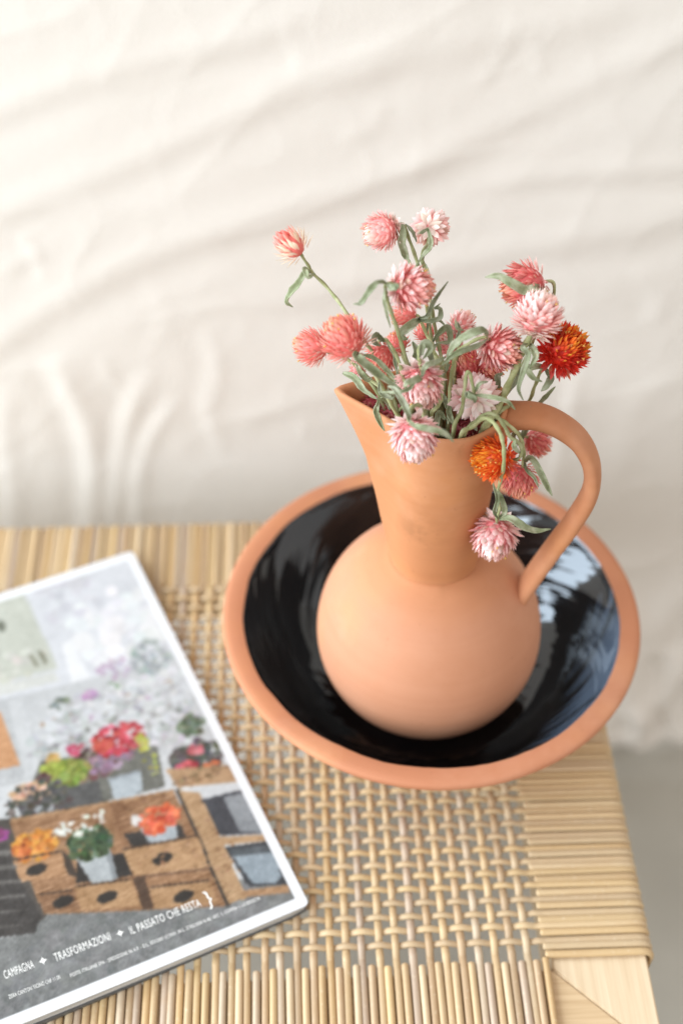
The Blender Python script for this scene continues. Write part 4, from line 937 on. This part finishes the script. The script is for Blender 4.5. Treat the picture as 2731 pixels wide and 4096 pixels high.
for i in range(nP-1):
    for k in range(S):
        a = i*S+k; b_ = i*S+(k+1) % S
        F.append((a, b_, b_+S, a+S))
F.append(tuple(range(S))); F.append(tuple((nP-1)*S+k for k in range(S))[::-1])
link('handle', mesh_from('handle', V, F, True, m_terra_handle), jug)

# ================================================================ MAGAZINE
mag = thing('magazine', 'glossy white-edged magazine with a flower shop photograph on its cover, lying on the bench', 'magazine', (-.0763, -.1571, .0022))
mag.rotation_euler = (0, 0, math.radians(23))
MW, MH, MT = .225, .2872, .0078
def bow(x): 
    t = max(0, (-x-.035)/.17); return .0050*min(t, 1.2)**2
def corner(x, y, r=.004):
    """pull the sheet's free corners round"""
    return x, y
def sheet(z, inset, nx, ny):
    V = []
    for j in range(ny+1):
        for i in range(nx+1):
            x = -MW+(MW-inset)*i/nx; y = inset+(MH-2*inset)*j/ny
            r = .0032
            for (cx, cy, sx, sy) in ((-inset-r, inset+r, 1, -1), (-inset-r, MH-inset-r, 1, 1)):
                dx, dy = (x-cx)*sx, (y-cy)*sy
                if dx > 0 and dy > 0:
                    m = max(dx, dy); L = math.hypot(dx, dy)
                    if L > 0: x = cx+dx*m/L*sx; y = cy+dy*m/L*sy
            V.append((x, y, z+bow(x)))
    F = [(j*(nx+1)+i, j*(nx+1)+i+1, (j+1)*(nx+1)+i+1, (j+1)*(nx+1)+i) for j in range(ny) for i in range(nx)]
    return V, F
NX, NY = 260, 330
V, F = sheet(MT, 0, NX, NY)
me = mesh_from('cover', V, F, True, m_print)
# paint the printed photograph, millimetres from the lower outer corner
px = np.array([v[0]*1000 for v in V]); py_ = np.array([v[1]*1000 for v in V])
img = np.tile(np.array([214., 216., 218.]), (len(V), 1))
pr = np.random.RandomState(5)
def inpoly(pts):
    ins = np.zeros(len(px), bool); n = len(pts)
    for i in range(n):
        x0, y0 = pts[i]; x1, y1 = pts[(i+1) % n]
        if y0 == y1: continue
        c = ((py_ >= y0) != (py_ >= y1)) & (px < (x1-x0)*(py_-y0)/(y1-y0)+x0)
        ins ^= c
    return ins
for op in PRINT:
    if op[0] == 'p':
        k = inpoly(op[2]); img[k] = np.array(op[1])
    elif op[0] == 'e':
        _, c, x, y, rx, ry = op
        img[((px-x)/rx)**2+((py_-y)/ry)**2 < 1] = np.array(c)
    else:
        _, c, jit, x, y, rx, ry, n, s = op
        for k in range(n*2):
            a = pr.uniform(0, 6.283); q = math.sqrt(pr.uniform(0, 1))
            bx, by = x+rx*q*math.cos(a), y+ry*q*math.sin(a)
            ss = s*pr.uniform(.25, .60); s2 = ss*pr.uniform(.6, 1.3)
            near = np.where((np.abs(px-bx) < ss) & (np.abs(py_-by) < s2))[0]
            msk = near[((px[near]-bx)/ss)**2+((py_[near]-by)/s2)**2 < 1]
            img[msk] = np.clip(np.array(c)+pr.normal(0, jit, 3)*.3+pr.normal(0, jit)*.8, 0, 255)
g2 = img.reshape(NY+1, NX+1, 3)
for _ in range(1):
    pad = np.pad(g2, ((1, 1), (1, 1), (0, 0)), 'edge')
    g2 = (pad[:-2, 1:-1]+pad[2:, 1:-1]+pad[1:-1, :-2]+pad[1:-1, 2:]+2*g2)/6
def vnoise(cell):
    a = pr.normal(0, 1, (int(NY/cell)+3, int(NX/cell)+3))
    yy, xx = np.arange(NY+1)/cell, np.arange(NX+1)/cell
    j, i = yy.astype(int), xx.astype(int); fy, fx = (yy-j)[:, None], (xx-i)[None]
    A = a[np.ix_(j, i)]; B = a[np.ix_(j, i+1)]; C_ = a[np.ix_(j+1, i)]; D_ = a[np.ix_(j+1, i+1)]
    return A*(1-fx)*(1-fy)+B*fx*(1-fy)+C_*(1-fx)*fy+D_*fx*fy
mott = vnoise(14)*4+vnoise(5)*5+vnoise(2)*5+pr.normal(0, 4, (NY+1, NX+1))
brown = np.clip((g2[..., 0]-g2[..., 2]-25)/40, 0, 1)*np.clip((190-g2[..., 0])/40+.6, 0, 1)
sa = pr.normal(0, 1, (NY+3, NX//16+3)); sx_ = np.arange(NX+1)/16; si = sx_.astype(int); sf = (sx_-si)[None]
tilt = (np.arange(NY+1)[:, None]-(np.arange(NX+1)[None]*.05).astype(int)).clip(0, NY)
grain = np.take_along_axis(sa[:, si][:NY+1], tilt, 0)*(1-sf)+np.take_along_axis(sa[:, si+1][:NY+1], tilt, 0)*sf
mott = mott + grain*11*brown
lum = g2.mean(2); mott *= np.clip(1.25-np.abs(lum-120)/150, .25, 1.25)
img = (g2+mott[..., None]).reshape(-1, 3)
gm = img.mean(1, keepdims=True); img = 8+(gm+(img-gm)*.90)*.93; img = 255*(np.clip(img, 0, 255)/255)**1.12
edge = (px > -5.3) | (py_ < 6.4) | (py_ > 281.0)
img[edge] = np.array([243., 245., 248.])
img = np.clip(img, 0, 255)/255
lin = np.where(img <= .04045, img/12.92, ((img+.055)/1.055)**2.4)*.72
ca = me.color_attributes.new('print', 'FLOAT_COLOR', 'POINT')
ca.data.foreach_set('color', np.concatenate([lin, np.ones((len(V), 1))], 1).astype(np.float32).ravel())
link('cover', me, mag)
# pages and back cover, each a closed slab following the bow
def slab(z0, z1, inset):
    nx, ny = 26, 60
    A, Fa = sheet(z1, inset, nx, ny); B, _ = sheet(z0, inset, nx, ny)
    if z0 <= .0011: B = [(x, y, z0) for x, y, z in B]
    n = len(A); F = list(Fa) + [tuple(n+i for i in f[::-1]) for f in Fa]
    w = nx+1
    loop = [i for i in range(w)] + [j*w+nx for j in range(1, ny+1)] + [ny*w+i for i in range(nx-1, -1, -1)] + [j*w for j in range(ny-1, 0, -1)]
    for a, b_ in zip(loop, loop[1:]+loop[:1]): F.append((a, a+n, b_+n, b_))
    return A+B, F

V, F = slab(.0009, MT-.0004, .0012)
link('page_block', mesh_from('page_block', V, F, False, m_paper), mag)
V, F = slab(0, .0008, .0002)
link('back_cover', mesh_from('back_cover', V, F, False, m_back), mag)
# lettering printed on the cover
def lettering(txt, x, y, size, sx, name='lettering', right=None):
    cu = bpy.data.curves.new('t', 'FONT'); cu.body = txt; cu.size = size; cu.resolution_u = 3
    cu.space_character = 1.08
    o = bpy.data.objects.new('t', cu); COL.objects.link(o)
    dg = bpy.context.evaluated_depsgraph_get()
    me = bpy.data.meshes.new_from_object(o.evaluated_get(dg))
    bpy.data.objects.remove(o); bpy.data.curves.remove(cu)
    w = max(v.co.x for v in me.vertices)*sx
    if right is not None: x0 = right-w; 
    else: x0 = x
    for v in me.vertices:
        X = x0+v.co.x*sx
        v.co = (X, y+v.co.y, MT+.00012+bow(X))
    me.materials.clear(); me.materials.append(m_ink)
    return link(name, me, mag)
def fit(txt, xa, xb, y, size):
    cu = bpy.data.curves.new('t', 'FONT'); cu.body = txt; cu.size = size; cu.space_character = 1.08
    o = bpy.data.objects.new('t', cu); COL.objects.link(o)
    bpy.context.view_layer.update()
    w = o.dimensions.x
    bpy.data.objects.remove(o); bpy.data.curves.remove(cu)
    return lettering(txt, xa, y, size, (xb-xa)/w)
fit('IL PASSATO CHE RESTA', -.0935, -.0535, .0240, .0069)
fit('TRASFORMAZIONI', -.1345, -.1040, .0256, .0069)
fit('CAMPAGNA', -.1612, -.1455, .0269, .0069)
fit('}', -.0500, -.0470, .0226, .0120)
fit('POSTE ITALIANE SPA - SPEDIZIONE IN A.P. - D.L. 353/2003 (CONV. IN L. 27/02/2004 N.46) ART. 1, COMMA 1, LO/BRESCIA', -.1300, -.0230, .0140, .0030)
fit('ZERA CANTON TICINO CHF 11,00', -.1622, -.1350, .0155, .0032)
def ornament(cx, cy, s):
    V, F = [], []
    for k in range(4):
        a = k*math.pi/2; c, sn = math.cos(a), math.sin(a)
        base = len(V)
        for (x, y) in ((0, .12), (.45, .30), (.62, .12), (1, 0), (.62, -.12), (.45, -.30), (0, -.12)):
            X, Y = cx+s*(x*c-y*sn), cy+s*(x*sn+y*c)
            V.append((X, Y, MT+.00012+.00002*k+bow(X)))
        F.append(tuple(range(base, base+7))[::-1])
    link('ornament', mesh_from('ornament', V, F, False, m_ink), mag)
ornament(-.0985, .0272, .0022); ornament(-.1404, .0288, .0024)

# ================================================================ FLOWERS
LABEL = {
 'bud_left': 'small half-open coral bud on a long bare stem leaning out over the spout',
 'top_left': 'tallest pale pink flower, nodding sideways above a limp green leaf',
 'top_right': 'tall pale pink flower with its back turned, twisted leaf at its white base',
 'centre_high': 'rose flower with white base and yellow tip, two curled leaves hanging from its neck',
 'under_high': 'small coral flower tucked directly under the rose flower with curled leaves',
 'left_big': 'large spiky coral flower above the spout with a long folded leaf',
 'left_behind': 'coral flower sticking out beyond the spout, behind the large spiky coral one',
 'coral_behind_leaf': 'coral flower half hidden behind the folded leaf of the large spiky one',
 'centre_drooping': 'salmon pink flower hanging head down in the middle of the bunch',
 'rim_away': 'pink flower showing its leafy green back, stem bent in a hairpin',
 'front_drooping': 'light pink flower drooping over the jug rim below the spout edge',
 'right_tilted': 'rose flower with white outer petals beside a broad grey-green leaf',
 'right_upright': 'large pale pink upright flower on a thick straight stem',
 'right_behind': 'coral flower with a pointed leaf across it, behind the pale upright flower',
 'orange_right': 'red-orange flower with a golden top, standing out over the handle',
 'orange_front': 'bright orange and yellow flower resting against the jug neck below the rim',
 'coral_low': 'coral pink flower hanging just below the orange and yellow one',
 'under_handle': 'dark coral flower in the shade beneath the jug handle',
 'lowest': 'light pink flower hanging lowest of all beside the jug neck',
 'pale_back': 'small pale pink flower peeking up behind the broad grey-green leaf',
 'coral_back': 'small coral flower behind the curled green leaf in mid-bunch',
 'pink_back': 'pale pink flower deep in the bunch under the peeking small one',
 'shade_back': 'shaded coral flower deep in the bunch above the hairpin-stemmed pink flower',
 'shade_back_right': 'dark coral flower in shade under the rose flower with white outer petals',
 'coral_gap': 'small coral flower in the gap beside the thin stem of the rose flower',
 'mouth_left': 'dusky pink flower lying low inside the spout',
 'mouth_left_low': 'dusky pink flower sunk inside the jug mouth behind the light drooping one',
 'mouth_front': 'dark pink flower sunk below the rim behind the looped stems',
 'spout_small': 'tiny pale pink flower just above the spout, under the large coral one',
}
S_ = srgb
STYLE = {  # core, top, body, base, spread
 'coral':     (S_(222, 116, 110), S_(246, 186, 156), S_(247, 170, 160), S_(248, 228, 216), .66),
 'coralrose': (S_(206, 98, 98), S_(244, 182, 150), S_(242, 156, 150), S_(248, 222, 216), .62),
 'rose':      (S_(214, 108, 110), S_(240, 166, 140), S_(246, 178, 174), S_(255, 248, 246), .50),
 'pink':      (S_(228, 140, 144), S_(250, 214, 204), S_(251, 208, 208), S_(255, 247, 244), .46),
 'pinkdark':  (S_(180, 84, 96), S_(230, 150, 150), S_(222, 130, 138), S_(240, 200, 200), .60),
 'pale':      (S_(234, 150, 148), S_(253, 232, 220), S_(251, 206, 202), S_(253, 238, 230), .54),
 'orange':    (S_(196, 36, 16), S_(248, 130, 24), S_(228, 56, 32), S_(234, 112, 108), .95),
 'orange2':   (S_(212, 76, 16), S_(252, 164, 34), S_(244, 122, 44), S_(236, 118, 112), .90),
 'bud':       (S_(214, 110, 102), S_(244, 136, 124), S_(244, 144, 132), S_(246, 236, 214), .35),
}
def bract_mesh(kind):
    """keeled, pointed bract; length 1 along z, keel towards +y"""
    prof = {0: [(0, .10, 0), (.25, .30, .02), (.5, .38, .05), (.74, .24, .06), (1, 0, .03)],
            1: [(0, .12, 0), (.25, .36, .03), (.5, .42, .08), (.76, .26, .14), (1, 0, .22)],
            2: [(0, .10, 0), (.3, .24, .01), (.55, .28, .02), (.8, .14, .02), (1, 0, -.02)]}[kind]
    V, F = [], []
    for z, w, y in prof[:-1]:
        V += [(-w, y-.16*w/.3*.5, z), (-w*.5, y+.02, z+.01), (0, y+.07, z+.02), (w*.5, y+.02, z+.01), (w, y-.16*w/.3*.5, z)]
    V.append((0, prof[-1][2], 1))
    for i in range(3):
        for k in range(4):
            a = i*5+k; F.append((a, a+1, a+6, a+5))
    for k in range(4): F.append((15+k, 16+k, 20))
    return mesh_from('bract', V, F, True, m_bract)
BR = [bract_mesh(k) for k in range(3)]
def floret_mesh():
    V, F = [(0, 0, 0), (0, 0, .75)], []
    for k in range(10):
        a = math.pi*k/5; r = .42 if k % 2 == 0 else .16
        V.append((r*math.cos(a), r*math.sin(a), 1 if k % 2 == 0 else .7))
    for k in range(10): F += [(1, 2+k, 2+(k+1) % 10), (0, 2+(k+1) % 10, 2+k)]
    return mesh_from('floret', V, F, True, m_bract)
FLO = floret_mesh()
def core_mesh():
    V, F = [], []
    for i in range(9):
        p = math.pi*i/8
        for k in range(12):
            a = 2*math.pi*k/12
            V.append((math.sin(p)*math.cos(a), math.sin(p)*math.sin(a), -math.cos(p)))
    for i in range(8):
        for k in range(12):
            a = i*12+k; b_ = i*12+(k+1) % 12
            F.append((a, b_, b_+12, a+12))
    return mesh_from('flower_head', V, F, True, m_core)
CORE = core_mesh()
fr = random.Random(21)
def lerp(a, b, t): return tuple(x+(y-x)*t for x, y in zip(a, b))
GROUP = 'dried globe flowers standing in the jug'
EMPT = {}
JC = Vector((JX, JY, 0))
for (fid, c, R, d, style, n, stem) in FLOWERS:
    c = Vector(c); d = Vector(d)
    root = thing('globe_amaranth', LABEL[fid], 'flower', (0, 0, 0), GROUP)
    core_c, top_c, body_c, base_c, spread = STYLE[style]
    sp = [Vector(p) for p in stem]
    end = Vector((JX+fr.uniform(-.009, .009), JY+fr.uniform(-.009, .009), .150+fr.uniform(0, .012)))
    mid = (sp[-1]+end)*.5
    rad_xy = Vector((mid.x-JX, mid.y-JY, 0))
    # anchor: thing's origin at the stem's foot
    root.location = end
    sp2 = [c - d*R*.35] + sp + [mid, end]
    path = catmull(sp2, 6)
    nP = len(path)
    r0 = .00095 if style != 'bud' else .0009
    if fid == 'right_upright': r0 = .0017
    path = [p + Vector((noise.noise(p*160), noise.noise(p*160+Vector((7, 3, 1))), 0))*.0004 for p in path]
    V, F = sweep(path, lambda i: ((r0*(.85+.35*i/nP)*(1+.15*math.sin(i*1.3)),)*2), 7)
    V = [v-end for v in V]
    link('stem', mesh_from('stem', V, F, True, m_stem), root)
    q = d.to_track_quat('Z', 'Y')
    headm = Matrix.Translation(c-end) @ q.to_matrix().to_4x4() @ Matrix.Rotation(fr.uniform(0, 6.28), 4, 'Z')
    hs = link('flower_head', CORE, root)
    k_el = 1.05 if style != 'bud' else .9
    cr_ = .74*R if style != 'bud' else .66*R
    hm = headm @ Matrix.Scale(cr_, 4)
    hs.matrix_basis = hm
    hs.color = (*core_c, 1)
    inv = hm.inverted()
    nb = int(n*(1.75 if style.startswith(('orange', 'coral')) else 1.5))
    thmax = math.radians(171 if style in ('pink', 'rose', 'pale') else 150)
    for k in range(nb):
        ct = 1-(1-math.cos(thmax))*(k+.5)/nb
        th = math.acos(ct)
        ph = k*2.399963+fr.uniform(-.18, .18)
        e = Vector((math.sin(th)*math.cos(ph), math.sin(th)*math.sin(ph), math.cos(th)))
        tg = Vector((-math.cos(th)*math.cos(ph), -math.cos(th)*math.sin(ph), math.sin(th)))   # towards the top
        s01 = th/thmax
        lean = spread*.9+fr.uniform(-.16, .16)
        if False:
            dirv = (e*.28+Vector((0, 0, 1))*.9+Vector((fr.uniform(-.1, .1), fr.uniform(-.1, .1), 0))).normalized()
            pos = Vector((e.x*.40, e.y*.40, -.95+1.1*(1-s01)))*R
            ln = R*fr.uniform(1.0, 1.3); wd = R*.42
        else:
            dirv = (e*lean+tg*(1.0-.25*lean)*(.35+.65*min(1, s01*2.2))).normalized()
            dirv = (dirv+Vector((fr.uniform(-1, 1), fr.uniform(-1, 1), fr.uniform(-1, 1)))*.11).normalized()
            pos = e*R*(.72+.08*max(0, (s01-.8)/.2))
            ln = R*(.46+.12*s01)*fr.uniform(.80, 1.12)
            wd = R*(.34 if style in ('pink', 'rose', 'pinkdark', 'pale') else .25)
            if style == 'bud': ln *= 1.5; wd *= 1.15
            if style in ('pink', 'rose') and s01 > .72: ln *= 1.25; wd *= 1.3
        y_ax = (e - dirv*e.dot(dirv))
        if y_ax.length < .05: y_ax = dirv.orthogonal()
        y_ax.normalize()
        x_ax = y_ax.cross(dirv).normalized()
        m = Matrix((x_ax, y_ax, dirv)).transposed().to_4x4(); m.translation = pos
        m = m @ Matrix.Diagonal((wd, wd*.9, ln, 1))
        kind = fr.choice((0, 1, 1)) if style in ('pink', 'rose', 'pale', 'pinkdark') else fr.choice((0, 2, 2))
        o = link('bract', BR[kind], hs)
        o.matrix_basis = inv @ headm @ m
        if s01 < .42: col = lerp(top_c, body_c, max(0, (s01-.10)/.32))
        elif s01 < .70: col = body_c
        else: col = lerp(body_c, base_c, (s01-.70)/.30)
        if style == 'bud': col = lerp(top_c, base_c, max(0, min(1, (s01-.45)/.2)))
        if style in ('pink', 'rose', 'pale') and fr.random() < .30: col = lerp(col, (.93, .84, .83), fr.uniform(.3, .8))
        if fr.random() < .09: col = lerp(col, (.48, .30, .15), fr.uniform(.25, .6))
        if style.startswith('orange') and s01 < .5 and fr.random() < .35: col = lerp(col, S_(252, 190, 60), fr.uniform(.3, .9))
        o.color = (*col, 1)
    if style in ('pink', 'rose', 'pale'):
        for k in range(14):                      # papery outer bracts closing the back of the head
            ph = k*2.399963+fr.uniform(-.2, .2)
            e = Vector((math.cos(ph), math.sin(ph), 0))
            dirv = (e+Vector((0, 0, fr.uniform(-.12, .25)))).normalized()
            y_ax = Vector((0, 0, -1)); x_ax = y_ax.cross(dirv).normalized(); y_ax = dirv.cross(x_ax)
            m = Matrix((x_ax, y_ax, dirv)).transposed().to_4x4(); m.translation = Vector((e.x*.06, e.y*.06, -.80+.05*(k % 3)))*R
            m = m @ Matrix.Diagonal((R*.40, R*.34, R*fr.uniform(.55, .8), 1))
            o = link('bract', BR[0], hs); o.matrix_basis = inv @ headm @ m
            o.color = (*lerp(base_c, (.78, .74, .58), fr.uniform(0, .6)), 1)
    nf = {'orange': 20, 'orange2': 24, 'coral': 7, 'coralrose': 7, 'rose': 6, 'pale': 4, 'pink': 3, 'pinkdark': 0, 'bud': 0}[style]
    for k in range(nf):
        th = math.acos(1-fr.uniform(0, .55)); ph = fr.uniform(0, 6.28)
        e = Vector((math.sin(th)*math.cos(ph), math.sin(th)*math.sin(ph), math.cos(th)))
        qq = e.to_track_quat('Z', 'Y')
        o = link('floret', FLO, hs)
        fs = R*fr.uniform(.10, .15)
        o.matrix_basis = inv @ headm @ (Matrix.Translation(e*R*.90) @ qq.to_matrix().to_4x4() @ Matrix.Diagonal((fs, fs, R*.22, 1)))
        o.color = (*S_(248, 206, 110), 1)
    EMPT[fid] = (root, end)

FACE = Vector((-.03, -.69, .72))
for (fid, pts, w, roll) in LEAVES:
    root, org = EMPT[fid]
    path = catmull(pts, 6)
    nP = len(path)
    V, F = [], []
    a_, b_ = fr.uniform(0, 6), fr.uniform(0, 6)
    curl = fr.uniform(.3, 1.0)
    twist = fr.uniform(-70, 70)
    ps = None
    for i, p in enumerate(path):
        t = i/(nP-1)
        tg = (path[min(i+1, nP-1)]-path[max(i-1, 0)]).normalized()
        s = tg.cross(FACE)
        if s.length < .2 and ps is not None: s = ps-tg*ps.dot(tg)
        s.normalize()
        if ps is not None and s.dot(ps) < 0: s = -s
        ps = s
        s = Quaternion(tg, math.radians(roll+twist*(t-.4))) @ s
        h = s.cross(tg).normalized()
        if h.dot(FACE) < 0: h = -h
        wp = (math.sin(math.pi*min(1, t*.93+.05))**.75)*(1-.25*t)
        half = w*.40*max(.06, wp)
        for k in range(7):
            u_ = (k-3)/3
            cv = curl*(u_*u_)*half*.9 - (.10*half if k == 3 else 0)
            ruf = (.24*half*math.sin(t*19+a_+(2.1 if u_ > 0 else 0))+.14*half*math.sin(t*41+b_+u_*3))*abs(u_)**1.5
            V.append(p + s*(half*u_*(1-.18*curl*abs(u_))) + h*(cv+ruf) - org)
    for i in range(nP-1):
        for k in range(6):
            a = i*7+k; F.append((a, a+1, a+8, a+7))
    o = link('leaf', mesh_from('leaf', V, F, True, m_leaf), root)
    md = o.modifiers.new('thickness', 'SOLIDIFY'); md.thickness = .0003; md.offset = 0
